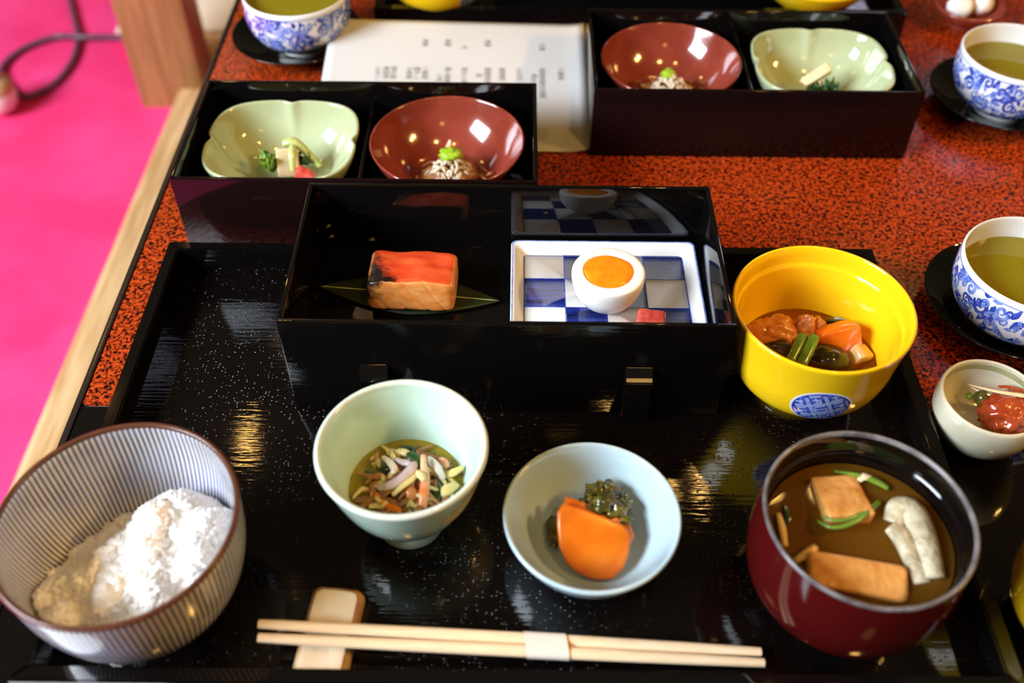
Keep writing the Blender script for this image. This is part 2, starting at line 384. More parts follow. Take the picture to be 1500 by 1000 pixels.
def chunk(sx, sy, sz, bev=.2, amp=.06, seed=0, rot=(0, 0, 0), taper=0, cuts=5):
    # a cut block with soft edges and uneven faces, centre at origin
    bm = bmesh.new(); bmesh.ops.create_cube(bm, size=2)
    bmesh.ops.bevel(bm, geom=bm.edges[:], offset=bev, segments=2, affect='EDGES', profile=.5)
    bmesh.ops.triangulate(bm, faces=bm.faces[:]); bmesh.ops.subdivide_edges(bm, edges=bm.edges[:], cuts=1, use_grid_fill=True)
    bmesh.ops.subdivide_edges(bm, edges=[e for e in bm.edges if e.calc_length() > .5], cuts=1)
    off = Vector((seed*4.1, seed*2.7, seed*9.2)); R = (Matrix.Rotation(rot[2], 3, 'Z') @ Matrix.Rotation(rot[1], 3, 'Y') @ Matrix.Rotation(rot[0], 3, 'X'))
    for v in bm.verts:
        c = v.co.copy(); d = noise.noise_vector(c*1.1+off)*amp; c = c + d
        k = 1 - taper*(c.z*.5+.5)
        v.co = R @ Vector((c.x*sx*k, c.y*sy*k, c.z*sz))
    return bm_geo(bm)
def move(g, d, rz=0):
    R = Matrix.Rotation(rz, 3, 'Z')
    return [tuple(R @ Vector(v) + Vector(d)) for v in g[0]], g[1]
def sheet(w, l, amp, seed, th=.0006, nx=8, ny=12, taper=.8, curl=0):
    # crumpled leaf: two-sided thin solid
    V, F = [], []; off = Vector((seed*3.3, seed*1.7, seed))
    for s in (1, -1):
        for j in range(ny+1):
            t = j/ny
            ww = w*(1-taper*abs(2*t-1)**2.2)
            for i in range(nx+1):
                u = i/nx*2-1; x = u*ww; y = (t-.5)*l
                z = amp*noise.noise(Vector((u*1.6, t*3.2, 0))+off) + curl*(t-.5)**2
                V.append((x, y, z+s*th))
    n1 = (nx+1)*(ny+1)
    for j in range(ny):
        for i in range(nx):
            a = j*(nx+1)+i; q = (a, a+1, a+nx+2, a+nx+1); F.append(q); F.append(tuple(k+n1 for k in q[::-1]))
    edge = [i for i in range(nx+1)]+[j*(nx+1)+nx for j in range(1, ny+1)]+[ny*(nx+1)+i for i in range(nx-1, -1, -1)]+[j*(nx+1) for j in range(ny-1, 0, -1)]
    for a, b in zip(edge, edge[1:]+edge[:1]): F.append((b, a, a+n1, b+n1))
    return V, F
def loft(loops, close_top=True, close_bottom=True):
    n = len(loops[0]); V = [p for l in loops for p in l]; F = []
    for k in range(len(loops)-1):
        for i in range(n):
            j = (i+1) % n; F.append((k*n+i, k*n+j, (k+1)*n+j, (k+1)*n+i))
    if close_bottom: F.append(tuple(range(n-1, -1, -1)))
    if close_top: F.append(tuple(range((len(loops)-1)*n, len(loops)*n)))
    return V, F
def rrect(hx, hy, r, z, n=6, cx=0, cy=0):
    out = []
    for sx, sy, a0 in ((1, 1, 0), (-1, 1, PI/2), (-1, -1, PI), (1, -1, 3*PI/2)):
        for k in range(n+1):
            a = a0+PI/2*k/n; out.append((cx+sx*(hx-r)+r*math.cos(a), cy+sy*(hy-r)+r*math.sin(a), z))
    return out

# ------------------------------------------------------------------ setting
def floor():
    V, F = [], []; nx, ny = 60, 60
    for j in range(ny+1):
        for i in range(nx+1):
            x = -2.6+i*5.2/nx; y = -1.6+j*5.0/ny
            V.append((x, y, -.372+.004*noise.noise(Vector((x*3, y*2.2, 1)))))
    for j in range(ny):
        for i in range(nx): a = j*(nx+1)+i; F.append((a, a+1, a+nx+2, a+nx+1))
    o = obj('floor', (V, F), M['felt']); o['kind'] = 'structure'; o['label'] = 'floor covered with bright pink felt'
    t = obj('trim_1', box(-.486, -.405, -1.5, 2.6, -.378, -.340, .014, 4), M['strip']); t['kind'] = 'structure'
    t['label'] = 'pale worn wooden rail on the floor along the table'
    sharp(t, 50)
    PX0, PX1 = -0.5408, -0.4449
    p = obj('trim_2', box(PX0, PX1, .735, .795, -.40, 1.9, .004, 2), M['post']); p['kind'] = 'structure'
    p['label'] = 'square brown wooden pillar standing on the pink floor'
floor()

# ------------------------------------------------------------------ table
def table():
    t = thing('low_table', 'low lacquered table with crackled red top and black border', 'table', (0, 0, -.372))
    b = .372
    X0, X1, Y0, Y1 = -.2575, 1.10, -.440, .60
    sharp(obj('table_slab', box(X0, X1, Y0, Y1, b-.034, b-.0015, .002), M['lacquer'], t))
    sharp(obj('red_panel', box(X0+.0045, X1-.0045, -.1158, Y1-.0045, b-.003, b, .0004), M['red'], t))
    sharp(obj('front_border', box(X0+.0045, X1-.0045, Y0+.0045, -.1168, b-.003, b, .0006), M['lacquer'], t))
    for k, (x0, x1, y0, y1) in enumerate(((X0, X0+.004, Y0, Y1), (X1-.004, X1, Y0, Y1), (X0+.0045, X1-.0045, Y0, Y0+.004), (X0+.0045, X1-.0045, Y1-.004, Y1))):
        sharp(obj('edge_strip', box(x0, x1, y0, y1, b-.0030, b+.0006, .0005), M['lacquer_edge'], t))
    for x in (X0+.03, X1-.09):
        for y in (Y0+.03, Y1-.09):
            sharp(obj('leg', box(x, x+.06, y, y+.06, .003, b-.034, .004), M['lacquer'], t))
table()

# ------------------------------------------------------------------ trays
def tray():
    t = thing('serving_tray', 'black lacquered serving tray with flecked grain holding the whole near meal', 'tray', (0, -.146, 0))
    hx, hy, h, w = .225, .146, .024, .0075
    sharp(obj('base_panel', box(-hx+.003, hx-.003, -hy+.003, hy-.003, .0012, .008, .0008), M['lacquer_tray'], t))
    def rim(p):   # mitred bar: outer a-b, inner c-d
        (ax, ay), (bx, by), (cx, cy), (dx, dy) = p
        bm = bmesh.new(); lo = [bm.verts.new((x, y, .0004)) for x, y in p]; hi = [bm.verts.new((x, y, h)) for x, y in p]
        bm.faces.new(lo[::-1]); bm.faces.new(hi)
        for i in range(4): j = (i+1) % 4; bm.faces.new((lo[i], lo[j], hi[j], hi[i]))
        bmesh.ops.bevel(bm, geom=[e for e in bm.edges if all(v.co.z > .02 for v in e.verts)], offset=.0009, segments=2, affect='EDGES')
        return bm_geo(bm)
    i, j = hx-w, hy-w
    for p in (((-hx, -hy), (hx, -hy), (i, -j), (-i, -j)), ((hx, -hy), (hx, hy), (i, j), (i, -j)),
              ((hx, hy), (-hx, hy), (-i, j), (i, j)), ((-hx, hy), (-hx, -hy), (-i, -j), (-i, j))):
        sharp(obj('rim', rim(p), M['lacquer'], t))
    return t
tray0 = tray()
dup(tray0, (.100, .297+.146, 0), PI, 'black lacquered serving tray across the table behind the white menu sheet', None)

# ------------------------------------------------------------------ lacquer boxes
def walls(t, hx, hy, z0, h, th, m, names=('front_wall', 'back_wall')):
    sharp(obj(names[0], box(-hx, hx, -hy, -hy+th, z0, h, .0009), m, t))
    sharp(obj(names[1], box(-hx, hx, hy-th, hy, z0, h, .0009), M['lacquer'], t))
    for s in (-1, 1):
        a, b = sorted((s*hx, s*(hx-th)))
        sharp(obj('side_wall', box(a, b, -hy+th, hy-th, z0, h-.0001, .0009), M['lacquer'], t))
def long_box():
    t = thing('long_lacquer_box', 'long open black lacquer box holding salmon and a checkered plate', 'box', (-.0072, -.0668, .008))
    hx, hy = .1188, .0577
    walls(t, hx, hy, 0, .0715, .003, M['lacquer_box'])
    sharp(obj('raised_floor', box(-hx+.003, hx-.003, -hy+.003, hy-.003, .0175, .024, .0003), M['lacquer'], t))
    for x in (-.0714, .0714):
        w = .0076
        bm = bmesh.new()
        pr = [(-hy, .0004), (-hy-.0068, .0004), (-hy-.0068, .0335), (-hy-.0012, .0394), (-hy, .0400)]
        A = [bm.verts.new((x-w, y, z)) for y, z in pr]; B = [bm.verts.new((x+w, y, z)) for y, z in pr]
        bm.faces.new(A); bm.faces.new(B[::-1])
        for i in range(5): j = (i+1) % 5; bm.faces.new((A[j], A[i], B[i], B[j]))
        bmesh.ops.bevel(bm, geom=bm.edges[:], offset=.0007, segments=2, affect='EDGES')
        bmesh.ops.recalc_face_normals(bm, faces=bm.faces[:])
        sharp(obj('leg', bm_geo(bm), M['lacquer'], t), 25)
    return t
lb = long_box()
dup(lb, (.095, .318+.0577, .008), PI, 'long black lacquer box across the table, its legs just above the menu sheet')
def small_box():
    t = thing('divided_lacquer_box', 'divided black lacquer box near the wooden rail, pale green dish before maroon bowl', 'box', (-.1058, .0785, 0))
    hx, hy = .1166, .0568
    walls(t, hx, hy, .0, .0570, .003, M['lacquer_brown'])
    sharp(obj('box_floor', box(-hx+.003, hx-.003, -hy+.003, hy-.003, .001, .0075, .0003), M['lacquer'], t))
    sharp(obj('divider', box(-.0012, .0012, -hy+.003, hy-.003, .0075, .043, .0005), M['lacquer'], t))
    return t
sb = small_box()
dup(sb, (.1675, .1835, 0), 0, 'divided black lacquer box beyond the bare red table, beside the menu sheet')

# ------------------------------------------------------------------ patterns mapped on a lathe surface
class Surf:
    def __init__(s, prof):     # outer profile, bottom to top
        s.P = prof; s.l = [0]
        for a, b in zip(prof, prof[1:]): s.l.append(s.l[-1]+math.hypot(b[0]-a[0], b[1]-a[1]))
        s.len = s.l[-1]
    def at(s, a, d, off):
        d = min(max(d, 0), s.len)
        i = max(0, min(len(s.P)-2, int(np.searchsorted(s.l, d))-1)); t = (d-s.l[i])/max(1e-9, s.l[i+1]-s.l[i])
        r = s.P[i][0]*(1-t)+s.P[i+1][0]*t; z = s.P[i][1]*(1-t)+s.P[i+1][1]*t
        dr, dz = s.P[i+1][0]-s.P[i][0], s.P[i+1][1]-s.P[i][1]; q = math.hypot(dr, dz)
        nr, nz = dz/q, -dr/q
        return ((r+nr*off)*math.cos(a), (r+nr*off)*math.sin(a), z+nz*off)
def ribbon(pts, wid):
    # flat ribbon in pattern space: list of (left, right) pairs
    V, F = [], []; m = len(pts)
    for i, (x, y) in enumerate(pts):
        x0, y0 = pts[max(i-1, 0)]; x1, y1 = pts[min(i+1, m-1)]
        q = math.hypot(x1-x0, y1-y0) or 1; nx, ny = -(y1-y0)/q, (x1-x0)/q
        w = np.interp(i/(m-1), np.linspace(0, 1, len(wid)), wid)
        V += [(x+nx*w, y+ny*w), (x-nx*w, y-ny*w)]
    for i in range(m-1): F.append((2*i, 2*i+1, 2*i+3, 2*i+2))
    return V, F
def disc2(cx, cy, r, lobes=0, amp=.2, n=30):
    V = [(cx, cy)]; F = []
    for i in range(n):
        a = 2*PI*i/n; rr = r*(1+amp*math.cos(a*lobes)) if lobes else r
        V.append((cx+rr*math.cos(a), cy+rr*math.sin(a)))
    for i in range(n): F.append((0, 1+i, 1+(i+1) % n))
    return V, F
def spiral(cx, cy, r, a0, turns, sgn, n=26):
    return [(cx+r*(1-.88*i/n)*math.cos(a0+sgn*2*PI*turns*i/n), cy+r*(1-.88*i/n)*math.sin(a0+sgn*2*PI*turns*i/n)) for i in range(n+1)]
def mapped(surf, g, a0, d0, r0, off, ys=1.0):
    return [surf.at(a0+x/r0, d0+y*ys, off) for x, y in g[0]], g[1]

# ------------------------------------------------------------------ tea cups on saucers
CUP_OUT = smoothprof([(.0195, .0), (.0200, .0030), (.0205, .0045), (.0290, .0085), (.0375, .0165), (.0418, .0270), (.0428, .0370), (.0424, .0480)], 5)
def cup():
    t = thing('tea_cup', '', 'cup')
    inn = smoothprof([(.0424, .0480), (.0417, .0487), (.0408, .0478), (.0408, .037), (.0397, .027), (.0350, .0165), (.024, .0085), (0.0, .0068)], 4)
    obj('cup_body', lathe([(0, .0012), (.0175, .0012), (.0178, 0)]+CUP_OUT+inn[1:], 96), M['white_glaze'], t)
    S_ = Surf(CUP_OUT); rnd = random.Random(3); dark, mid = [], []; r0 = .0415
    Lh = .0445; ysc = S_.len/Lh
    def mp_(g, off): return mapped(S_, ([(x, min(.0098+(y-.0095)*1.06, Lh-.0022)) for x, y in g[0]], g[1]), 0, 0, r0, off, ysc)
    for ring, d in ((0, Lh-.0022), (1, .0075)):
        mid.append(mapped(S_, ribbon([(2*PI*r0*i/96, 0) for i in range(97)], [.00035]), 0, d*ysc, r0, .00012))
    nt_ = 5; tw = 2*PI*r0/nt_
    for k in range(nt_):
        x0 = k*tw
        fx, fy = x0, .0225
        dark.append(mp_(disc2(fx, fy, .0066, 9, .16, 54), .00014))
        for q in range(9):
            a = q*2*PI/9; mid.append(mp_(disc2(fx+.0040*math.cos(a), fy+.0040*math.sin(a), .00135), .0002))
        mid.append(mp_(disc2(fx, fy, .0016), .0002))
        # main vine winding from flower to flower, curls off it
        vine = [(x0+tw*i/40, .0255+.0085*math.sin(2*PI*i/40)) for i in range(41)]
        mid.append(mp_(ribbon(vine, [.0007, .0009, .0007]), .00013))
        for (dx, y, r, a0, sg) in ((.0125, .0335, .0050, PI, 1), (.0240, .0355, .0040, 0, -1), (.0215, .0260, .0046, PI/2, 1), (.0330, .0170, .0052, 0, 1),
                                   (.0400, .0310, .0045, PI, -1), (.0135, .0165, .0045, .5, -1), (.0255, .0125, .0034, 2, 1), (.0440, .0385, .0030, 1, 1), (.0020, .0370, .0036, 2.5, -1)):
            sp = spiral(x0+dx*tw/.052, y, r, a0, 1.35, sg)
            (mid if rnd.random() < .55 else dark).append(mp_(ribbon(sp, [.0011, .0010, .0008, .0005]), .00015))
            for q in range(3):
                a = rnd.uniform(0, 2*PI); px_, py_ = x0+dx*tw/.052+r*1.05*math.cos(a), y+r*1.05*math.sin(a)
                ll = rnd.uniform(.004, .0085); b = a+rnd.uniform(.4, 1.1)
                lf = [(px_+ll*i/8*math.cos(b+.08*i), py_+ll*i/8*math.sin(b+.08*i)) for i in range(9)]
                lf = [(x, min(max(y, .0095), Lh-.0035)) for x, y in lf]
                (dark if rnd.random() < .6 else mid).append(mp_(ribbon(lf, [.0002, .0013, .0017, .0010, .0001]), .00017))
    used_ = []
    for q in range(900):
        x, y = rnd.uniform(0, 2*PI*r0), rnd.uniform(.0105, Lh-.0030)
        if any(((abs(x-u)+PI*r0) % (2*PI*r0)-PI*r0)**2+(y-v)**2 < .0042**2 for u, v in used_): continue
        if any(((abs(x-k*tw)+PI*r0) % (2*PI*r0)-PI*r0)**2+(y-.0225)**2 < .0078**2 for k in range(nt_)): continue
        used_.append((x, y)); a = rnd.uniform(0, 2*PI); l_ = dark if rnd.random() < .5 else mid
        if rnd.random() < .45: l_.append(mp_(ribbon(spiral(x, y, rnd.uniform(.0020, .0030), a, 1.2, rnd.choice((-1, 1)), 16), [.0007, .0006, .0004]), .00019))
        else:
            ll = rnd.uniform(.003, .0055); lf = [(x+ll*(i/8-.5)*math.cos(a+.06*i), min(max(y+ll*(i/8-.5)*math.sin(a+.06*i), .0098), Lh-.0026)) for i in range(9)]
            l_.append(mp_(ribbon(lf, [.0001, .0009, .0012, .0007, .0001]), .00021))
    obj('dark_scrolls', join(*dark), M['blue_dark'], t); obj('light_scrolls', join(*mid), M['blue_mid'], t)
    return t
def saucer():
    t = thing('saucer', '', 'saucer')
    pr = smoothprof([(0, .0035), (.016, .0035), (.0225, .0040), (.0300, .0070), (.0430, .0120), (.0515, .0165), (.0528, .0172), (.0530, .0160), (.044, .0098), (.0300, .0040), (.0240, .0004), (.0215, .0004), (.0205, .0016), (0, .0016)], 4)
    obj('saucer_plate', lathe(pr[::-1], 96), M['lacquer'], t)
    return t
CUPS = [((.3040, -.0440), (.3060, -.0360), 0.9, 'on the black saucer above the pickled plum bowl'),
        ((.3730, .1890), (.3725, .1930), 2.6, 'standing at the far corner of the table beside the second divided box'),
        ((-.1830, .2720), (-.1870, .2740), 4.4, 'beside the top edge of the menu sheet near the pillar')]
c0 = s0 = None
for (cx, cy), (sx, sy), rz, wh in CUPS:
    cl = 'blue and white scroll-painted tea cup '+wh; sl = 'round black lacquer saucer under the tea cup '+wh
    if c0 is None:
        c0, s0 = cup(), saucer(); c0.location = (cx, cy, .0042); c0.rotation_euler = (0, 0, rz); s0.location = (sx, sy, 0)
        c0['label'] = 'blue and white scroll-painted tea cup on the black saucer above the pickled plum bowl'; c0['group'] = 'painted tea cups'
        s0['label'] = 'round black lacquer saucer on the red table above the pickled plum bowl'; s0['group'] = 'black saucers'
    else:
        far = cx > 0
        dup(c0, (cx, cy, .0042), rz, 'blue and white scroll-painted tea cup '+('beside the divided box beyond the bare red table' if far else 'beside the menu sheet near the pillar'), 'painted tea cups')
        dup(s0, (sx, sy, 0), 0, 'round black lacquer saucer '+('beside the divided box beyond the bare red table' if far else 'under the tea cup near the pillar'), 'black saucers')
    lvl = .0335 if cx > 0 else .0415
    rr = np.interp(lvl, [z for r, z in CUP_OUT], [r for r, z in CUP_OUT])-.0020
    te = obj('green_tea', disc(rr), M['tea'], None, (cx, cy, .0042+lvl))
    tag(te, 'yellow-green tea filling the painted cup '+('above the pickled plum bowl' if cx > 0 and cy < 0 else 'beside the divided box beyond the bare red table' if cx > 0 else 'near the pillar'), 'tea', 'tea in the painted cups')

# ------------------------------------------------------------------ ceramics on the tray
def profile_bowl(name, part, label, cat, loc, outer, inner, m, seg=128, group=None):
    t = thing(name, label, cat, loc, 0, group)
    o = obj(part, lathe(smoothprof(outer, 4)+smoothprof(inner, 4)[1:], seg), m, t)
    return t
TZ = .008
# rice bowl
RB = (-.1746, -.2436, TZ)
rb = profile_bowl('rice_bowl', 'bowl_body', 'blue and white striped rice bowl with a brown rim, full of white rice', 'bowl', RB,
    [(0, .003), (.018, .003), (.0195, 0), (.0215, .0005), (.0220, .0060), (.0300, .0095), (.0400, .0180), (.0465, .0300), (.0505, .0460), (.0520, .0620), (.0524, .0705)],
    [(.0524, .0705), (.0503, .0706), (.0498, .0600), (.0485, .0470), (.0445, .0300), (.0370, .0180), (.0250, .0110), (0, .0090)], M['stripes'])
obj('brown_rim', lathe(smoothprof([(.0524, .0700), (.0529, .0712), (.0521, .0724), (.0508, .0724), (.0501, .0712), (.0504, .0700)], 4), 128), M['brown_rim'], rb)
# pale teal footed cup
TC = (-.0555, -.1975, TZ)
tc_out = [(0, .006), (.0130, .006), (.0145, 0), (.0165, 0), (.0172, .0020), (.0160, .0080), (.0185, .0135), (.0265, .0230), (.0330, .0360), (.0372, .0500), (.0396, .0600), (.0402, .0630)]
teal = profile_bowl('footed_cup', 'cup_body', 'pale teal footed cup with a gold-flecked patch, holding mixed vegetables', 'cup', TC, tc_out,
    [(.0402, .0630), (.0398, .0645), (.0384, .0645), (.0374, .0620), (.0350, .0520), (.0305, .0380), (.0240, .0260), (.0150, .0180), (0, .0150)], M['celadon'])
obj('pale_rim', lathe(smoothprof([(.0400, .0622), (.0409, .0636), (.0405, .0652), (.0392, .0657), (.0380, .0650), (.0376, .0632)], 4), 128), M['celadon_rim'], teal)
sf = Surf(smoothprof(tc_out[7:], 4))
rnd = random.Random(5); V, F = [], []; na, nd = 26, 18
for j in range(nd+1):
    for i in range(na+1):
        V.append(sf.at(math.radians(-66+i*3.6), sf.len*(.30+.55*j/nd), .00018))
for j in range(nd):
    for i in range(na):
        u, v = i/na-.5, j/nd-.5
        if (u*2.05)**2+(v*2.0)**2 < .75+.35*noise.noise(Vector((u*7, v*7, 2))): a = j*(na+1)+i; F.append((a, a+1, a+na+2, a+na+1))
obj('gold_flecked_patch', (V, F), M['goldfleck'], teal)
# pale blue dish
BD = (.0349, -.2155, TZ)
blue = profile_bowl('blue_dish', 'dish_body', 'round pale blue dish holding orange pickle and dark leaves', 'dish', BD,
    [(0, .003), (.0165, .003), (.0180, 0), (.0200, 0), (.0205, .0045), (.0290, .0110), (.0370, .0220), (.0412, .0315), (.0426, .0352)],
    [(.0426, .0352), (.0424, .0366), (.0410, .0368), (.0395, .0345), (.0345, .0235), (.0285, .0130), (.0230, .0075), (.0150, .0058), (0, .0056)], M['skyblue'])
# yellow bowl
def yellow_bowl(label, loc, s=1.0, name='yellow_bowl', emblem=None, group=None):
    outer = [(0, .004), (.0205, .004), (.0220, 0), (.0245, 0), (.0250, .0060), (.0330, .0095), (.0410, .0180), (.0447, .0300), (.0462, .0440), (.0478, .0560), (.0486, .0615)]
    inner = [(.0486, .0615), (.0484, .0630), (.0470, .0632), (.0458, .0600), (.0450, .0535), (.0442, .0518), (.0436, .0500), (.0428, .0420), (.0408, .0280), (.0350, .0170), (.0250, .0100), (0, .0085)]
    t = profile_bowl(name, 'bowl_body', label, 'bowl', loc, [(r*s, z*s) for r, z in outer], [(r*s, z*s) for r, z in inner], M['yellow'], group=group)
    if emblem is not None:
        sf = Surf([(r*s, z*s) for r, z in smoothprof(outer[4:], 6)])
        a0, d0, R = emblem; r0 = .041*s
        def rot(g, an): c_, s_ = math.cos(an), math.sin(an); return [(x*c_-y*s_, x*s_+y*c_) for x, y in g[0]], g[1]
        def disc_fill(R_):
            V = [(0, 0)]; F = []; n = 48
            for k in range(1, 6):
                for i in range(n): a = 2*PI*i/n; V.append((R_*k/5*math.cos(a), R_*k/5*math.sin(a)))
            for i in range(n):
                j = (i+1) % n; F.append((0, 1+i, 1+j))
                for k in range(4): F.append((1+k*n+i, 1+(k+1)*n+i, 1+(k+1)*n+j, 1+k*n+j))
            return V, F
        e = obj('emblem', mapped(sf, disc_fill(R), a0, d0, r0, .00012), M['white_glaze'], t)
        obj('blue_disc', mapped(sf, disc_fill(R*.93), a0, d0, r0, .00022), M['blue_dark'], e)
        marks = []; rn = random.Random(11); w = R*.93
        def line(p, q, wd):
            n = 10; pts = [(p[0]+(q[0]-p[0])*i/n, p[1]+(q[1]-p[1])*i/n) for i in range(n+1)]
            pts = [(x, y) for x, y in pts if x*x+y*y < (w*.97)**2]
            if len(pts) > 1: marks.append(mapped(sf, rot(ribbon(pts, [wd]), .42), a0, d0, r0, .00032))
        st = w*.62
        for k in (-1.5, -.5, .5, 1.5):
            for o_ in (-.055, .055):
                c_ = (k+o_)*st; line((c_, -w), (c_, w), w*.026); line((-w, c_), (w, c_), w*.026)
        for i in range(-2, 3):          # seal-like characters, one per square
            for j in range(-2, 3):
                cx, cy = i*st, j*st; h = st*.32
                for q in range(3):
                    y = cy-h+q*h; line((cx-h*rn.uniform(.6, 1), y), (cx+h*rn.uniform(.5, 1), y), w*.034)
                for q in range(rn.choice((2, 3))):
                    x = cx-h+rn.random()*2*h; y0 = cy-h+rn.random()*h; line((x, y0), (x, y0+h*rn.uniform(.7, 1.2)), w*.034)
        obj('seal_characters', join(*marks), M['blue_light'], e)
    return t
YB = (.1627, -.1000, TZ)
yellow_bowl('deep yellow bowl with a blue and white seal emblem, holding simmered chicken', YB, 1.0, 'yellow_bowl', (math.radians(-94), .0335, .0150))
# soup bowl
SB = (.1532, -.2365, TZ)
soup = thing('soup_bowl', 'dark red lacquer soup bowl with a worn grey rim, filled with amber soup', 'bowl', SB)
so_out = smoothprof([(0, .003), (.0210, .003), (.0225, 0), (.0255, 0), (.0262, .0050), (.0350, .0100), (.0440, .0220), (.0474, .0380), (.0472, .0550), (.0458, .0690)], 4)
so_in = smoothprof([(.0456, .0698), (.0442, .0690), (.0436, .0600), (.0430, .0585), (.0424, .0560), (.0420, .0400), (.0380, .0230), (.0290, .0120), (0, .0090)], 4)
obj('outer_shell', lathe(so_out, 128), M['red_lacquer'], soup)
obj('inner_shell', lathe(so_in, 128), M['lacquer'], soup)
obj('worn_rim', lathe(smoothprof([(.0459, .0688), (.0462, .0698), (.0458, .0706), (.0450, .0708), (.0443, .0702), (.0441, .0688)], 4), 128), M['worn_rim'], soup)
tag(obj('amber_soup', disc(.0419), M['soup'], None, (SB[0], SB[1], TZ+.0505)), 'cloudy amber soup filling the dark red soup bowl', 'soup')
# pickled plum bowl
PB = (.2560, -.1320, 0)
plum = profile_bowl('small_cream_bowl', 'bowl_body', 'small cream bowl with a pickled plum, standing on the black table border', 'bowl', PB,
    [(0, .002), (.0120, .002), (.0130, 0), (.0150, 0), (.0180, .0030), (.0240, .0100), (.0276, .0200), (.0281, .0290), (.0276, .0340)],
    [(.0276, .0340), (.0268, .0352), (.0255, .0345), (.0254, .0290), (.0248, .0200), (.0210, .0100), (.0140, .0060), (0, .0050)], M['cream'])
V, F = lathe([(.02535, .0290), (.02550, .0342), (.0262, .0350)], 96)
F = [f for f in F if V[f[0]][1] > .004]
obj('olive_glaze_band', ([(x*.998, y*.998, z) for x, y, z in V], F), M['olive_glaze'], plum)
# neighbours' yellow bowls
yb2 = yellow_bowl('deep yellow bowl across the table, behind the menu sheet', (-.0725, .3330, TZ), .92, 'yellow_bowl', (math.radians(-40), .0235, .0125))
profile_bowl('shallow_yellow_dish', 'dish_body', 'shallow yellow dish showing just behind the far divided box', 'dish', (.2520, .3350, TZ),
    [(0, .002), (.0180, .002), (.0195, 0), (.0215, 0), (.0225, .0050), (.0340, .0120), (.0440, .0230), (.0490, .0320)],
    [(.0490, .0320), (.0484, .0336), (.0470, .0330), (.0420, .0230), (.0330, .0140), (.0200, .0080), (0, .0070)], M['yellow'])
yellow_bowl('yellow bowl standing on the black table border next to the soup bowl', (.2720, -.2480, 0), .88, 'yellow_bowl')
tag(obj('dark_broth', disc(.0368), mat('brown_broth', (.10, .045, .012), .08, 1.4), None, (.2720, -.2480, .037)), 'brown broth in the yellow bowl next to the soup bowl', 'broth')
# brown dish at the far side
bdish = profile_bowl('brown_dish', 'dish_body', 'small red-brown dish with white lumps beyond the far tea cup', 'dish', (.3890, .3270, 0),
    [(0, .002), (.013, .002), (.0145, 0), (.0165, 0), (.0180, .004), (.0255, .0095), (.0300, .0170)],
    [(.0300, .0170), (.0290, .0182), (.0275, .0172), (.0220, .0105), (.014, .0065), (0, .0060)], M['maroon'])
for k, (x, y, s, w) in enumerate(((.3790, .3230, .0115, 'larger white rounded lump in the small red-brown dish, nearer the divided box'), (.3990, .3280, .0105, 'smaller white rounded lump in the small red-brown dish, farther from the divided box'))):
    o = obj('white_sweet', blob(s, s*.85, s*.9, .18, 1.2, 40+k), M['egg_white'], None, (x, y, .0165))
    tag(o, w, 'sweet', 'white lumps in the brown dish')

# ------------------------------------------------------------------ dishes inside the divided boxes
def maroon_bowl():
    t = thing('maroon_bowl', '', 'bowl')
    pr = smoothprof([(0, .003), (.0180, .003), (.0195, 0), (.0220, 0), (.0230, .0050), (.0350, .0120), (.0450, .0240), (.0505, .0345), (.0523, .0390)], 4)
    pi_ = smoothprof([(.0523, .0390), (.0524, .0402), (.0512, .0406), (.0495, .0375), (.0430, .0250), (.0335, .0145), (.0220, .0085), (0, .0068)], 4)
    obj('bowl_body', lathe(pr+pi_[1:], 128), M['maroon'], t); return t
def green_dish():
    t = thing('green_dish', '', 'dish')
    def rf(a, z):
        sq = (abs(math.cos(a))**3.4+abs(math.sin(a))**3.4)**(-1/3.4)
        k = min(1, max(0, (z-.008)/.03)); q = abs(((a/(PI/2)+.5) % 1)-.5)*PI/2
        return (1+(sq-1)*.9)*(1-.055*k*math.exp(-(q/.09)**2))
    pr = smoothprof([(0, .003), (.0165, .003), (.0180, 0), (.0205, 0), (.0215, .0050), (.0320, .0110), (.0415, .0230), (.0470, .0345), (.0482, .0385)], 4)
    pi_ = smoothprof([(.0482, .0385), (.0481, .0400), (.0465, .0402), (.0450, .0375), (.0395, .0240), (.0305, .0135), (.0200, .0080), (0, .0068)], 4)
    obj('dish_body', lathe(pr+pi_[1:], 192, 1.06, .96, rf), M['green_glaze'], t); return t
BZ = .0075
ML, GL, MR, GR = (-.0500, .0790, BZ), (-.1620, .0785, BZ), (.1115, .1835, BZ), (.2245, .1835, BZ)
mb = maroon_bowl(); mb.location = ML; mb['label'] = 'glossy maroon bowl of whitebait in the divided box nearest the long box'; mb['group'] = 'maroon bowls'
dup(mb, MR, .7, 'glossy maroon bowl of whitebait in the divided box beside the menu sheet', 'maroon bowls')
gd = green_dish(); gd.location = GL; gd['label'] = 'pale green notched dish with greens, in the divided box near the wooden rail'; gd['group'] = 'pale green dishes'
dup(gd, GR, 0, 'pale green notched dish with greens, in the divided box near the far tea cup', 'pale green dishes')

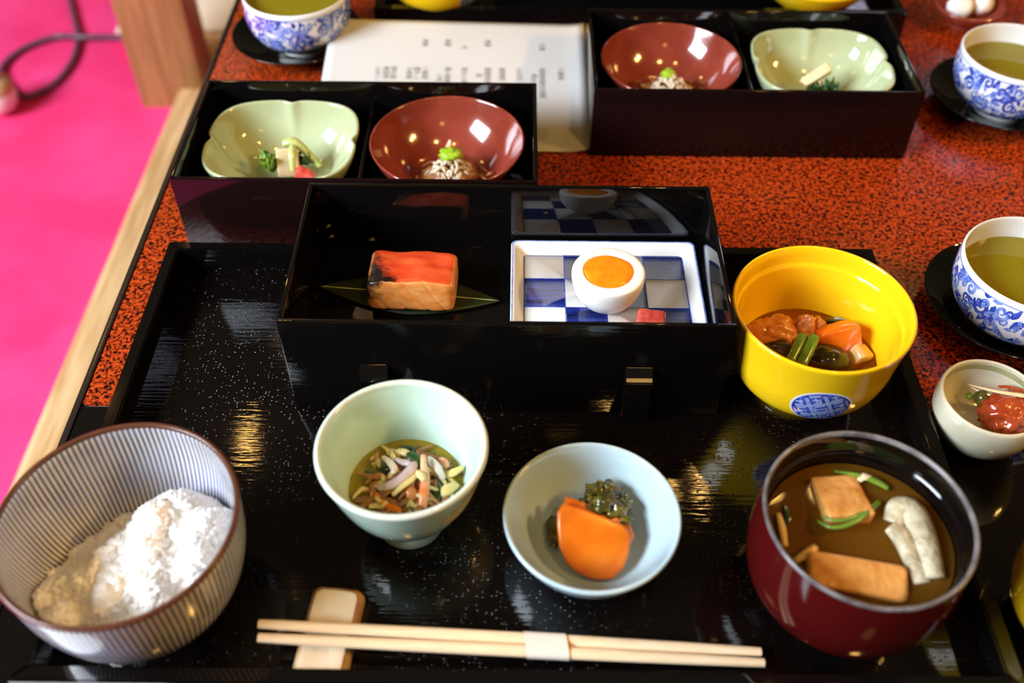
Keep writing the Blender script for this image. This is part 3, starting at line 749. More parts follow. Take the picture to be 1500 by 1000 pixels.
# whitebait mounds
def bait(seed, n, rad):
    rn = random.Random(seed); gs = []
    for k in range(n):
        a = rn.uniform(0, 2*PI); q = rad*math.sqrt(rn.random()); x, y = q*math.cos(a), q*math.sin(a)*.85
        h = .0105+.0185*(1-(q/rad)**1.7)*rn.uniform(.75, 1)
        b = rn.uniform(0, 2*PI); ll = rn.uniform(.005, .0105); cv = rn.uniform(-1.4, 1.4)
        pts = [(x+ll*(i/3-.5)*math.cos(b+cv*(i/3)), y+ll*(i/3-.5)*math.sin(b+cv*(i/3)), h+.0022*math.sin(PI*i/3)) for i in range(4)]
        gs.append(tube(pts, [.0005, .0013, .0014, .0005], 6, 1, 3))
    return join(*gs)
def mound(cx, cy, z, seed, dish):
    o = obj('whitebait', bait(seed, 130, .0190), M['whitebait'], None, (cx, cy, z))
    tag(o, 'heap of pale whitebait in the maroon bowl '+dish, 'fish', None, 'stuff')
    rn = random.Random(seed+1); gs = [move(blob(.0190, .0165, .0095, .3, 1.8, seed), (0, 0, .0150))]
    for k in range(70):
        a = rn.uniform(0, 2*PI); q = rn.uniform(.010, .0275); b = rn.uniform(0, 6.28); x, y = q*math.cos(a), q*math.sin(a)*.85
        h = .0110+.30*max(0, .0270-q)+.10*max(0, q-.020)
        gs.append(tube([(x, y, h), (x+.004*math.cos(b), y+.004*math.sin(b), h+.0030), (x+.010*math.cos(b+.6), y+.010*math.sin(b+.6), h+.0005)], [.0006, .0014, .0006], 6, .6, 3))
    o = obj('fish_flakes', join(*gs), M['bonito'], None, (cx, cy, z)); tag(o, 'brown-orange flakes under the whitebait in the maroon bowl '+dish, 'fish', None, 'stuff')
mound(-.0485, .0710, BZ, 21, 'nearest the long box')
mound(.1125, .1750, BZ, 33, 'beside the menu sheet')
tag(obj('green_relish', blob(.0078, .0060, .0048, .5, 3.2, 4, 3), M['lime'], None, (-.0480, .0760, .0375)), 'dab of bright green relish on the near heap of whitebait', 'relish')
tag(obj('green_relish', blob(.0055, .0045, .0040, .5, 3.2, 9, 3), M['lime'], None, (.1105, .1795, .0370)), 'dab of yellow-green relish on the whitebait beside the menu sheet', 'relish')
tag(obj('fish_piece', tube([(-.0515, .0835, .030), (-.0500, .0850, .037), (-.0485, .0860, .0425)], [.0022, .0030, .0012], 8, .5, 4), M['crab']), 'pale orange fish sliver standing behind the green relish', 'fish')

# greens in the pale green dishes
def leaves(seed, n, c, ext):
    rn = random.Random(seed); gs = []
    for k in range(n):
        w, l = rn.uniform(.0022, .0040), rn.uniform(.007, .012); V, F = sheet(w, l, .0022, seed+k, .0004, 5, 7, .8, .02)
        R = Matrix.Rotation(rn.uniform(0, 6.28), 3, 'Z') @ Matrix.Rotation(rn.uniform(-1, 1), 3, 'X') @ Matrix.Rotation(rn.uniform(-1, 1), 3, 'Y')
        p = Vector([c[i]+rn.uniform(-.8, .8)*ext[i] for i in range(3)])
        gs.append(([tuple(R @ Vector(v)+p) for v in V], F))
    return join(*gs)
def greens(cx, cy, items):
    for nm, geo, m, lab, cat in items: tag(obj(nm, geo, m, None, (cx, cy, BZ)), lab, cat)
greens(GL[0], GL[1], [
    ('tofu_slice', chunk(.0075, .0030, .0095, .15, .05, 3, (-.35, .12, .25)), M['tofu_cream'], 'pale cream tofu slice leaning on greens in the near green dish', 'tofu'),
    ('vegetable_stalk', tube([(-.002, .010, .0290), (.006, .0095, .0305), (.016, .006, .0215), (.023, .001, .0160)], [.0032, .0036, .0032, .002], 10, .8, 5), M['stalk'], 'pale green stalk lying over the tofu slice', 'vegetable'),
    ('vegetable_stalk', tube([(.0050, .0050, .0305), (.0055, -.0030, .0285), (.006, -.009, .0190)], [.0022, .0026, .002], 8, .7, 5), M['stalk'], 'short pale stalk hanging down the front of the tofu slice', 'vegetable'),
    ('leafy_greens', leaves(60, 14, (-.0120, .000, .0205), (.006, .005, .006)), M['greens'], 'clump of bright green leaves beside the tofu slice', 'vegetable'),
    ('leafy_greens', leaves(70, 14, (.0070, .005, .0185), (.011, .004, .004)), M['dark_greens'], 'dark green leaves tucked behind the tofu slice', 'vegetable'),
    ('carrot_piece', chunk(.0070, .0035, .0050, .3, .1, 5, (0, .3, -.3)), M['pink_cube'], 'small red carrot piece at the foot of the tofu slice', 'vegetable')])
bpy.data.objects['carrot_piece'].location = (GL[0]+.0140, GL[1]-.0100, BZ+.0165)
bpy.data.objects['tofu_slice'].location = (GL[0]+.0010, GL[1]-.0005, BZ+.0210)
greens(GR[0], GR[1], [
    ('tofu_strip', chunk(.0115, .0040, .0030, .25, .08, 8, (.4, -.45, .35)), M['tofu_cream'], 'cream tofu strip lying on dark greens in the far green dish', 'tofu'),
    ('leafy_greens', leaves(80, 22, (.0030, -.004, .0170), (.012, .007, .004)), M['dark_greens'], 'heap of dark green leaves under the tofu strip in the far green dish', 'vegetable')])
bpy.data.objects['tofu_strip'].location = (GR[0]-.0010, GR[1]+.0010, BZ+.0265)

# ------------------------------------------------------------------ contents of the long box
LF = .032
lf = thing('bamboo_leaf', 'dark green pointed leaf lying under the grilled salmon', 'leaf', (-.0660, -.0560, LF+.0006), -.10)
V, F = [], []; nL = 40
for s in (1, -1):
    for j in range(nL+1):
        u = j/nL*2-1; w = .0165*(1-abs(u)**1.7); x = u*.0545
        for k in range(-3, 4): V.append((x, w*k/3, .0012-.0006*abs(k)/3*(1-abs(u))+s*.0004))
n1 = (nL+1)*7
for j in range(nL):
    for k in range(6): a = j*7+k; q = (a, a+7, a+8, a+1); F.append(q); F.append(tuple(i+n1 for i in q[::-1]))
for j in range(nL):
    for a, b in ((j*7, (j+1)*7), ((j+1)*7+6, j*7+6)): F.append((a, a+n1, b+n1, b))
obj('leaf_blade', (V, F), M['leaf'], lf)
obj('midrib', tube([(-.053, 0, .0016), (0, 0, .0018), (.053, 0, .0016)], [.0003, .0006, .0002], 6, .6, 8), M['stalk'], lf)
def salmon():
    bm = bmesh.new(); bmesh.ops.create_cube(bm, size=2)
    bmesh.ops.subdivide_edges(bm, edges=bm.edges[:], cuts=44, use_grid_fill=True)
    hx, hy, hz = .0256, .0165, .0098
    top = {}
    for f in bm.faces: f.material_index = 0 if f.normal.z > .5 else 1
    for v in bm.verts:
        c = v.co.copy(); n = c.normalized()
        # soft corners
        k = 9.0; q = (abs(c.x)**k+abs(c.y)**k+abs(c.z)**k)**(1/k); c = c*(1/q if q > 1 else 1)*1.0
        x, y, z = c.x*hx, c.y*hy, c.z*hz
        y += .0020*c.z*min(1, max(0, -c.y))     # front face leans out at the foot
        z += (.0018*noise.noise(Vector((c.x*1.6, c.y*1.3, 3)))-.0016*c.x*c.x*.5)*(c.z*.5+.5)
        if c.z < 0: z += .0022*(1-abs(c.x))*(-c.z)*.4
        if c.y < -.7:          # flake grooves on the cut face
            for g0, sl in ((-.35, .55), (.12, .6), (-.75, .5), (.55, .5)):
                d = (c.x-g0)+c.z*sl*.55
                y += .0007*math.exp(-(d/.035)**2)
        nz = noise.noise_vector(Vector((x, y, z))*160)*.0003
        v.co = Vector((x, y, z))+nz
    bm.verts.index_update()
    me = bpy.data.meshes.new('grilled_salmon'); bm.to_mesh(me); bm.free()
    for m in salmon_mats(): me.materials.append(m)
    me.polygons.foreach_set('use_smooth', [True]*len(me.polygons))
    o = bpy.data.objects.new('grilled_salmon', me); COL.objects.link(o)
    o.location = (-.0630, -.0545, LF+.0022+.0098); o.rotation_euler = (-.06, 0, -.03)
    tag(o, 'grilled salmon block with charred red top on a dark leaf', 'fish')
salmon()
def plate():
    PC = (.0508, -.0672, LF)
    t = thing('checkered_plate', 'square white plate painted with blue and white checks, holding half an egg', 'plate', PC)
    hx, hy = .0565, .0528
    prof = [(.048, 0), (.050, 0), (.0525, .0015), (hx-.0006, .0068), (hx, .0078), (hx-.0004, .0085), (hx-.0016, .0086), (hx-.0028, .0080), (.0500, .0034), (.0488, .0028)]
    loops = [rrect(a, a-hx+hy, .004, z) for a, z in prof]
    obj('plate_body', loft(loops), M['white_glaze'], t)
    fl = obj('painted_floor', loft([rrect(.0484, .0484-hx+hy+.002, .0012, .0026), rrect(.0484, .0484-hx+hy+.002, .0012, .0030)]), M['checks'], t)
    def loop_line(a, z, w):
        A, B = rrect(a, a-hx+hy, .004, z), rrect(a-w, a-w-hx+hy, .004, z)
        n = len(A); return A+B, [(i, (i+1) % n, n+(i+1) % n, n+i) for i in range(n)]
    A, B = rrect(hx-.0005, hy-.0005, .004, .00862), rrect(hx-.0013, hy-.0013, .004, .00872); n = len(A)
    obj('blue_line', (A+B, [(i, (i+1) % n, n+(i+1) % n, n+i) for i in range(n)]), M['blue_mid'], t)
    A, B = rrect(.05115, .05115-hx+hy, .004, .00445), rrect(.05065, .05065-hx+hy, .004, .00405)
    obj('blue_line', (A+B, [(i, (i+1) % n, n+(i+1) % n, n+i) for i in range(n)]), M['blue_dark'], t)
    for k in range(5):
        for ax in (0, 1):
            d = -.0484+k*.0242
            if ax == 0: g = box(d-.00025, d+.00025, -.0444, .0444, .00300, .00304, 0)
            else:
                d = min(max(d, -.0444), .0444); g = box(-.0482, .0482, d-.00025, d+.00025, .00300, .00304, 0)
            obj('painted_line', g, M['blue_dark'], t, smooth=False)
    return PC
PC = plate()
PZ = LF+.0031
eg = thing('half_egg', 'halved boiled egg with a runny orange yolk on the checkered plate', 'egg', (.0503, -.0625, PZ))
obj('egg_white', lathe(smoothprof([(0, 0), (.0080, .0002), (.0145, .0040), (.0190, .0115), (.0208, .0190), (.0210, .0232), (.0203, .0247), (.0180, .0251), (.0150, .0250), (.0142, .0243), (.0120, .0238), (0, .0236)], 4), 72, 1, .97), M['egg_white'], eg)
yk = lathe(smoothprof([(0, .0255), (.006, .0255), (.0115, .0252), (.0142, .0246), (.0146, .0238)], 3)[::-1], 64, 1, .96, lambda a, z: 1+.035*math.sin(3*a+.6)+.02*math.sin(5*a))
obj('yolk', yk, M['yolk'], eg)
for ch in eg.children: ch.rotation_euler = (.0, 0, 0)
o = obj('pink_cube', chunk(.0088, .0062, .0058, .22, .10, 12, (0, 0, -.15), .12), M['pink_cube'], None, (.0742, -.0850, PZ+.0062))
tag(o, 'small glossy red-pink cube beside the egg on the checkered plate', 'food')

# ------------------------------------------------------------------ rice
def rice():
    rn = random.Random(2)
    R_in = lambda z: np.interp(z, [.009, .011, .018, .030, .047, .060, .070], [0, .025, .037, .0445, .0485, .0498, .0503])
    bumps = [(.010, .014, .013, .024), (.032, .012, .012, .026), (.004, -.006, .013, .022), (.026, -.016, .013, .026), (.016, .030, .011, .018),
             (-.010, -.022, .012, .018), (.010, -.034, .011, .020), (-.030, -.026, .012, .013), (.040, .020, .009, .016), (-.014, .006, .010, .014),
             (-.026, -.006, .010, .008), (.002, .026, .009, .012), (.036, -.006, .009, .008), (-.022, -.038, .010, .014), (-.036, -.010, .010, .009), (-.040, -.024, .009, .010)]
    def H(x, y):
        h = .0215
        for bx, by, s, a in bumps: h += a*.66*math.exp(-((x-bx)**2+(y-by)**2)/(2*s*s))
        h += .0060*noise.noise(Vector((x*75, y*75, 0)))+.0016*noise.noise(Vector((x*240, y*240, 5)))
        return min(h, .0585)
    V, F, idx = [], [], {}; n = 80
    for j in range(n+1):
        for i in range(n+1):
            x = -.05+.1*i/n; y = -.05+.1*j/n; h = H(x, y)
            if math.hypot(x, y) < R_in(h)-.0003: idx[i, j] = len(V); V.append((x, y, h-.0008))
    for j in range(n):
        for i in range(n):
            q = [(i, j), (i+1, j), (i+1, j+1), (i, j+1)]
            if all(k in idx for k in q): F.append(tuple(idx[k] for k in q))
    base = (V, F)
    bm = bmesh.new(); bmesh.ops.create_icosphere(bm, subdivisions=1, radius=1)
    gv = np.array([v.co[:] for v in bm.verts]); gf = np.array([[v.index for v in f.verts] for f in bm.faces]); bm.free()
    AV, AF = [], []; cnt = 0; k0 = 0
    while cnt < 3000:
        x, y = rn.uniform(-.05, .05), rn.uniform(-.05, .05); h = H(x, y)
        if math.hypot(x, y) > R_in(h)-.0022: continue
        a, b = rn.uniform(0, 2*PI), rn.uniform(-.35, .35)
        ca, sa, cb, sb = math.cos(a), math.sin(a), math.cos(b), math.sin(b)
        Rm = np.array([[ca*cb, -sa, ca*sb], [sa*cb, ca, sa*sb], [-sb, 0, cb]])
        s = np.array([.0028, .00140, .00125])*rn.uniform(.85, 1.15)
        AV.append((gv*s) @ Rm.T+np.array([x, y, h-.0010+rn.uniform(-.0003, .0003)])); AF.append(gf+k0); k0 += len(gv); cnt += 1
    gr = np.concatenate(AV).tolist(), np.concatenate(AF).tolist()
    o = obj('cooked_rice', join(base, gr), M['rice'], None, RB)
    tag(o, 'mound of steamed white rice in the striped bowl', 'rice', None, 'stuff')
rice()

# ------------------------------------------------------------------ pale teal cup contents
def place(name, geo, m, loc, label, cat, group=None): return tag(obj(name, geo, m, None, loc), label, cat, group)
tx, ty, tz = TC
tag(obj('yellow_broth', disc(.0279), M['broth'], None, (tx, ty, tz+.0330)), 'clear yellow broth in the pale teal footed cup', 'broth')
def T(*pts): return [p for p in pts]

def strip(nm, pts, rad, m, label, cat, n=8, flat=.6, sub=5, group=None):
    P0 = Vector(pts[0]); o = obj(nm, tube([tuple(Vector(p)-P0) for p in pts], rad, n, flat, sub), m, None, P0)
    return tag(o, label, cat, group)
o = obj('simmered_mix', join(*[move(blob(.0062, .0055, .0048, .45, 2.2, 90+k), p) for k, p in enumerate(((-.012, -.004, 0), (-.003, -.010, .001), (.006, -.005, .002), (-.004, .003, .003), (.010, .004, 0), (.004, .007, 0), (-.010, .005, 0), (.012, -.008, -.002)))]), M['brown_strip'], None, (-0.0546, -0.1979, 0.0400))
tag(o, 'brown simmered bits under the strips in the pale teal cup', 'vegetable', None, 'stuff')
strip('squid_strip', [(-0.0703, -0.2007, 0.0450), (-0.0648, -0.2036, 0.0475), (-0.0585, -0.2021, 0.0500), (-0.0538, -0.1975, 0.0510), (-0.0519, -0.1922, 0.0505), (-0.0569, -0.1900, 0.0490), (-0.0614, -0.1865, 0.0470)], [.0014, .0026, .0028, .0027, .0024, .0018, .0010], M['squid_skin'], 'violet-white curled squid strip on top of the pale teal cup', 'squid', 10, .7)
strip('squid_strip', [(-0.0676, -0.1853, 0.0470), (-0.0637, -0.1897, 0.0485), (-0.0609, -0.1945, 0.0490), (-0.0632, -0.1968, 0.0470)], [.0012, .0019, .0020, .0014], M['squid'], 'plain white curved squid strip in the pale teal cup', 'squid', 8, .7)
strip('crab_stick', [(-0.0471, -0.1879, 0.0525), (-0.0464, -0.1941, 0.0515), (-0.0454, -0.1999, 0.0500), (-0.0457, -0.2076, 0.0480), (-0.0461, -0.2138, 0.0450)], [.0013, .0017, .0023, .0025, .0022], M['crab'], 'orange and white strip standing at the front of the pale teal cup', 'food', 10, .55)
strip('carrot_strip', [(-0.0719, -0.2020, 0.0440), (-0.0661, -0.2093, 0.0455), (-0.0603, -0.2142, 0.0460), (-0.0554, -0.2158, 0.0450)], [.0012, .0020, .0022, .0014], M['simmered_carrot'], 'bright orange strip along the near wall of the pale teal cup', 'vegetable')
for pts, r, lab in (([(-0.0760, -0.1920, 0.0440), (-0.0709, -0.1951, 0.0450), (-0.0648, -0.1941, 0.0460)], [.0018, .0030, .0022], 'dark seaweed piece nearest the cup wall, beside the white squid'),
        ([(-0.0669, -0.1867, 0.0455), (-0.0651, -0.1940, 0.0470)], [.0022, .0024], 'small dark seaweed piece tucked behind the white squid'),
        ([(-0.0595, -0.1787, 0.0450), (-0.0546, -0.1794, 0.0455), (-0.0535, -0.1812, 0.0445)], [.0016, .0025, .0014], 'dark seaweed curl at the far side of the pale teal cup'),
        ([(-0.0423, -0.1959, 0.0455), (-0.0398, -0.2035, 0.0455), (-0.0414, -0.2111, 0.0445)], [.0018, .0033, .0024], 'dark green seaweed piece beside the orange and white strip')):
    strip('seaweed_piece', pts, r, M['wakame'], lab, 'seaweed', 8, .35, 5)
o = obj('green_leaf', sheet(.0032, .0095, .0010, 3), M['dark_greens'], None, (-0.0512, -0.1889, 0.0510)); o.rotation_euler = (.3, .1, 1.2); tag(o, 'small green leaf between the squid and the orange strip', 'leaf')
for pts, r, mm, lab in (([(-0.0642, -0.1800, 0.0450), (-0.0630, -0.1841, 0.0465), (-0.0613, -0.1878, 0.0470)], [.0010, .0016, .0012], 'noodle', 'pale yellow strip at the far end of the white squid'),
        ([(-0.0610, -0.1807, 0.0460), (-0.0573, -0.1826, 0.0475), (-0.0535, -0.1843, 0.0470)], [.0014, .0022, .0014], 'noodle', 'yellow strip in front of the dark seaweed curl'),
        ([(-0.0492, -0.1979, 0.0505), (-0.0530, -0.2030, 0.0515), (-0.0568, -0.2059, 0.0505), (-0.0606, -0.2089, 0.0485)], [.0014, .0016, .0016, .0011], 'noodle', 'long pale strip running parallel below the violet squid'),
        ([(-0.0456, -0.1851, 0.0465), (-0.0430, -0.1887, 0.0480), (-0.0400, -0.1927, 0.0480), (-0.0371, -0.1978, 0.0460)], [.0016, .0023, .0024, .0015], 'squid', 'broad whitish strip behind the orange and white strip'),
        ([(-0.0397, -0.1840, 0.0440), (-0.0375, -0.1868, 0.0450), (-0.0357, -0.1894, 0.0440)], [.0016, .0024, .0016], 'crab', 'peach strip close to the far wall of the pale teal cup'),
        ([(-0.0371, -0.1943, 0.0440), (-0.0324, -0.1933, 0.0455), (-0.0275, -0.1899, 0.0460)], [.0016, .0024, .0009], 'noodle', 'yellow-green pointed strip touching the lit cup wall'),
        ([(-0.0388, -0.2052, 0.0440), (-0.0349, -0.2034, 0.0455), (-0.0311, -0.1995, 0.0440)], [.0024, .0032, .0024], 'noodle', 'thick pale yellow chunk under the lit cup wall'),
        ([(-0.0791, -0.2075, 0.0425), (-0.0735, -0.2088, 0.0440), (-0.0681, -0.2072, 0.0435)], [.0016, .0026, .0014], 'brown_strip', 'brown strip at the shaded near corner of the pale teal cup'),
        ([(-0.0537, -0.2018, 0.0480), (-0.0520, -0.2065, 0.0480), (-0.0515, -0.2099, 0.0460)], [.0016, .0030, .0024], 'chicken', 'beige lump in the middle of the pale teal cup'),
        ([(-0.0496, -0.1966, 0.0510), (-0.0473, -0.1997, 0.0520), (-0.0455, -0.2022, 0.0510)], [.0014, .0022, .0013], 'noodle', 'short orange-yellow strip lying across the orange and white strip'),
        ([(-0.0720, -0.2116, 0.0430), (-0.0669, -0.2118, 0.0440), (-0.0621, -0.2141, 0.0440)], [.0014, .0020, .0012], 'noodle', 'amber strip at the near rim below the bright orange strip'),
        ([(-0.0536, -0.2134, 0.0455), (-0.0520, -0.2117, 0.0470), (-0.0503, -0.2133, 0.0460), (-0.0485, -0.2118, 0.0455)], [.0010, .0014, .0012, .0010], 'noodle', 'tiny yellow crinkled strip near the front of the cup'),
        ([(-0.0721, -0.1878, 0.0435), (-0.0705, -0.1861, 0.0445), (-0.0683, -0.1901, 0.0450)], [.0010, .0018, .0014], 'noodle', 'yellow strip hidden behind the dark seaweed by the shaded wall')):
    strip('vegetable_strip', pts, r, M[mm], lab, 'vegetable')
rn = random.Random(77); gs = [[], [], []]
for k in range(66):
    q = .0235*math.sqrt(rn.random()); a = rn.uniform(0, 2*PI); x, y = q*math.cos(a), q*math.sin(a)-.002; b_ = rn.uniform(0, 6.28); h = .0338+.0060*(1-(q/.0235)**2); l_ = rn.uniform(.009, .017)
    gs[k % 3].append(tube([(x-l_/2*math.cos(b_), y-l_/2*math.sin(b_), h-.001), (x, y, h+.0012), (x+l_/2*math.cos(b_+.7), y+l_/2*math.sin(b_+.7), h-.001)], [.0007, .0014, .0007], 7, .6, 5))
for g, mm, lab in zip(gs, ('noodle', 'bonito', 'brown_strip'), ('fine pale yellow shreds mixed through the pale teal cup', 'fine orange-brown shreds mixed through the pale teal cup', 'fine dark brown shreds mixed through the pale teal cup')):
    tag(obj('vegetable_shreds', join(*g), M[mm], None, TC), lab, 'vegetable', None, 'stuff')

# ------------------------------------------------------------------ pale blue dish contents

def slab(outline, thick, bev=.0012):
    P = [Vector(p) for p in outline]; c = sum(P, Vector())/len(P)
    n = Vector((0, 0, 0))
    for a, b in zip(P, P[1:]+P[:1]): n += (a-c).cross(b-c)
    n.normalize(); n = n if n.z > 0 else -n
    loops = []; m = len(P)
    for f, d in ((.90, 0), (.975, -.0004), (1.0, -bev), (1.0, -thick+bev), (.96, -thick)):
        loops.append([tuple((p-c)*f+n*(d+.0004*noise.noise(p*220))) for p in P])
    inner = [tuple((p-c)*.45+n*.0004) for p in P]
    V, F = loft([inner]+loops, True, True); return (V, F), c

g, c = slab([(0.0229, -0.2002, 0.0360), (0.0309, -0.2022, 0.0350), (0.0427, -0.2056, 0.0326), (0.0511, -0.2082, 0.0307), (0.0551, -0.2109, 0.0288), (0.0571, -0.2157, 0.0253), (0.0550, -0.2197, 0.0225), (0.0403, -0.2279, 0.0168), (0.0269, -0.2201, 0.0225), (0.0209, -0.2094, 0.0301)], .0045); o = obj('pickled_carrot', g, M['carrot'], None, c); tag(sharp(o, 50), 'orange pickle slice, only its top edge showing behind the front one', 'pickle')
g, c = slab([(0.0218, -0.2068, 0.0400), (0.0298, -0.2086, 0.0387), (0.0414, -0.2119, 0.0362), (0.0497, -0.2145, 0.0343), (0.0537, -0.2171, 0.0324), (0.0546, -0.2205, 0.0299), (0.0536, -0.2263, 0.0257), (0.0510, -0.2315, 0.0219), (0.0457, -0.2358, 0.0189), (0.0398, -0.2364, 0.0185), (0.0338, -0.2357, 0.0191), (0.0282, -0.2334, 0.0208), (0.0233, -0.2303, 0.0231), (0.0196, -0.2235, 0.0280), (0.0186, -0.2162, 0.0333), (0.0186, -0.2103, 0.0375)], .0050); o = obj('pickled_carrot', g, M['carrot'], None, c); tag(sharp(o, 50), 'large rounded orange pickle slice leaning at the front of the pale blue dish', 'pickle')

rn = random.Random(8); gs = []
c0_ = Vector((0.0425, -0.2012, 0.0290))
for k, (px_, s_) in enumerate((((0.0395, -0.1959, 0.0330), .0062), ((0.0443, -0.1942, 0.0330), .0058), ((0.0367, -0.1990, 0.0310), .0055), ((0.0424, -0.2022, 0.0340), .0068), ((0.0480, -0.2041, 0.0310), .0062), ((0.0521, -0.2078, 0.0270), .0052), ((0.0356, -0.2000, 0.0270), .0050))):
    gs.append(move(blob(s_, s_*.8, s_*.75, .6, 2.8, 110+k), Vector(px_)-c0_))
for k in range(22):
    p = Vector((rn.uniform(-.010, .010), rn.uniform(-.006, .008), rn.uniform(.002, .0085))); a = rn.uniform(0, 6.28)
    gs.append(tube([tuple(p), tuple(p+Vector((math.cos(a), math.sin(a), .3))*.003), tuple(p+Vector((math.cos(a+.6), math.sin(a+.6), -.2))*.006)], [.0006, .0012, .0004], 6, .5, 3))
o = obj('pickled_leaves', join(*gs), M['pickle_leaf'], None, c0_); tag(o, 'clump of dark olive pickled leaves behind the orange slices', 'pickle', None, 'stuff')
o = obj('pickled_leaves', blob(.0035, .0085, .0030, .5, 2.4, 130), M['pickle_leaf'], None, (0.0179, -0.2101, 0.0200)); tag(o, 'dark leaf scrap beside the shaded edge of the large orange slice', 'pickle')

# ------------------------------------------------------------------ yellow bowl contents
tag(obj('amber_broth', disc(.0382), M['amber_broth'], None, (YB[0], YB[1], YB[2]+.0225)), 'thin amber broth in the deep yellow bowl', 'broth')

place('chicken_piece', join(blob(.0125, .0095, .0095, .35, 1.7, 140, 4), move(blob(.0078, .0074, .0085, .35, 2.0, 141), (-.0098, -.0030, -.001))), M['chicken'], (0.1463, -0.0854, 0.0350), 'large simmered chicken piece at the shaded side of the deep yellow bowl', 'chicken')
place('chicken_piece', join(blob(.0062, .0060, .0085, .35, 2.0, 150, 4), move(blob(.0045, .0050, .0072, .3, 2.0, 151), (.0068, .0010, -.001))), M['chicken'], (0.1634, -0.0839, 0.0370), 'smaller knobbly chicken piece touching the simmered carrot', 'chicken')
place('simmered_carrot', chunk(.0130, .0078, .0088, .3, .12, 14, (-.45, -.12, .18), .12), M['simmered_carrot'], (0.1808, -0.0899, 0.0340), 'bright orange carrot block in the deep yellow bowl', 'carrot')
place('mushroom_cap', blob(.0125, .0090, .0062, .22, 1.2, 160, 3, -.3), M['mushroom'], (0.1723, -0.1047, 0.0340), 'dark mushroom cap below the carrot block', 'mushroom')
place('eggplant_piece', blob(.0120, .0060, .0050, .22, 1.4, 163, 3, -.3), M['mushroom'], (0.1474, -0.0974, 0.0330), 'dark glossy eggplant piece below the large chicken piece', 'vegetable')
place('turnip_piece', chunk(.0062, .0052, .0056, .35, .14, 17, (.2, .5, .5)), M['turnip'], (0.1922, -0.0987, 0.0300), 'pale turnip piece beside the dark mushroom cap', 'vegetable')
place('brown_slice', blob(.0085, .0045, .0035, .2, 1.2, 171), M['mushroom'], (0.1834, -0.0774, 0.0340), 'thin brown slice showing behind the carrot block', 'vegetable')
strip('green_bean', [(0.1567, -0.0993, 0.0470), (0.1526, -0.1067, 0.0455), (0.1474, -0.1156, 0.0430)], [.0027, .0028, .0027], M['bean'], 'green cut stem leaning nearer the large chicken piece', 'vegetable', 10, .8, 4)
strip('green_bean', [(0.1630, -0.1003, 0.0470), (0.1587, -0.1082, 0.0455), (0.1531, -0.1176, 0.0425)], [.0031, .0032, .0031], M['bean'], 'green cut stem leaning nearer the carrot block', 'vegetable', 10, .8, 4)

# ------------------------------------------------------------------ soup contents

place('fried_tofu', chunk(.0112, .0128, .0085, .16, .06, 18, (-.15, .06, .12)), M['fried_tofu'], (0.1495, -0.2168, 0.0545), 'upright golden tofu block tied with green stems in the soup', 'tofu')
place('fried_tofu', chunk(.0215, .0085, .0070, .22, .08, 19, (.15, .05, -.16)), M['fried_tofu'], (0.1473, -0.2562, 0.0560), 'long golden tofu block near the front rim of the soup bowl', 'tofu')
tf = thing('wheat_gluten_roll', 'cream curled wheat gluten roll floating in the amber soup', 'food', (0.1763, -0.2357, 0.0570))
q0 = Vector((0.1763, -0.2357, 0.0570))
def rl(P): return [tuple(Vector(p)-q0) for p in P]
obj('upper_fold', tube(rl([(0.1715, -0.2278, 0.0570), (0.1759, -0.2206, 0.0590), (0.1811, -0.2237, 0.0600), (0.1822, -0.2382, 0.0600), (0.1820, -0.2563, 0.0580)]), [.0050, .0060, .0062, .0060, .0052], 14, .75, 7), M['fu'], tf)
obj('lower_fold', tube(rl([(0.1703, -0.2304, 0.0570), (0.1735, -0.2367, 0.0585), (0.1749, -0.2464, 0.0585), (0.1764, -0.2584, 0.0570)]), [.0048, .0052, .0046, .0044], 14, .75, 7), M['fu'], tf)
strip('trefoil_sprig', [(0.1358, -0.2293, 0.0615), (0.1404, -0.2341, 0.0640), (0.1485, -0.2329, 0.0645), (0.1568, -0.2271, 0.0635), (0.1664, -0.2179, 0.0605)], [.0007, .0010, .0012, .0015, .0013], M['bean'], 'darker green stem looping across the front of the upright tofu', 'vegetable', 8, .8, 5)
strip('trefoil_sprig', [(0.1375, -0.2274, 0.0625), (0.1432, -0.2311, 0.0650), (0.1512, -0.2289, 0.0645), (0.1646, -0.2201, 0.0615)], [.0006, .0009, .0010, .0009], M['bean'], 'thin green stem tied higher on the upright tofu', 'vegetable', 8, .8, 5)
strip('trefoil_sprig', [(0.1500, -0.1997, 0.0590), (0.1582, -0.2023, 0.0605), (0.1671, -0.2057, 0.0605), (0.1735, -0.2096, 0.0595)], [.0006, .0012, .0022, .0014], M['bean'], 'broad green stem floating behind the upright tofu', 'vegetable', 8, .5, 5)
strip('pale_slice', [(0.1601, -0.2058, 0.0600), (0.1629, -0.2040, 0.0608), (0.1672, -0.2050, 0.0606)], [.0012, .0022, .0012], M['tofu_cream'], 'small pale slice beside the broad green stem', 'vegetable', 8, .5, 4)
strip('yuzu_stick', [(0.1219, -0.2488, 0.0590), (0.1264, -0.2468, 0.0610), (0.1323, -0.2426, 0.0610)], [.0016, .0021, .0018], M['turnip'], 'pale yellow stick floating next to the long tofu block', 'vegetable', 8, .7, 3)
strip('yuzu_stick', [(0.1189, -0.2245, 0.0600), (0.1190, -0.2335, 0.0610), (0.1190, -0.2418, 0.0600)], [.0013, .0019, .0013], M['turnip'], 'pale stick against the wall of the soup bowl', 'vegetable', 8, .6, 3)
strip('leaf_sliver', [(0.1234, -0.2182, 0.0590), (0.1231, -0.2256, 0.0600), (0.1211, -0.2312, 0.0590)], [.0008, .0020, .0008], M['wakame'], 'dark leaf sliver beside the pale stick at the bowl wall', 'leaf', 8, .35, 4)

# ------------------------------------------------------------------ pickled plum

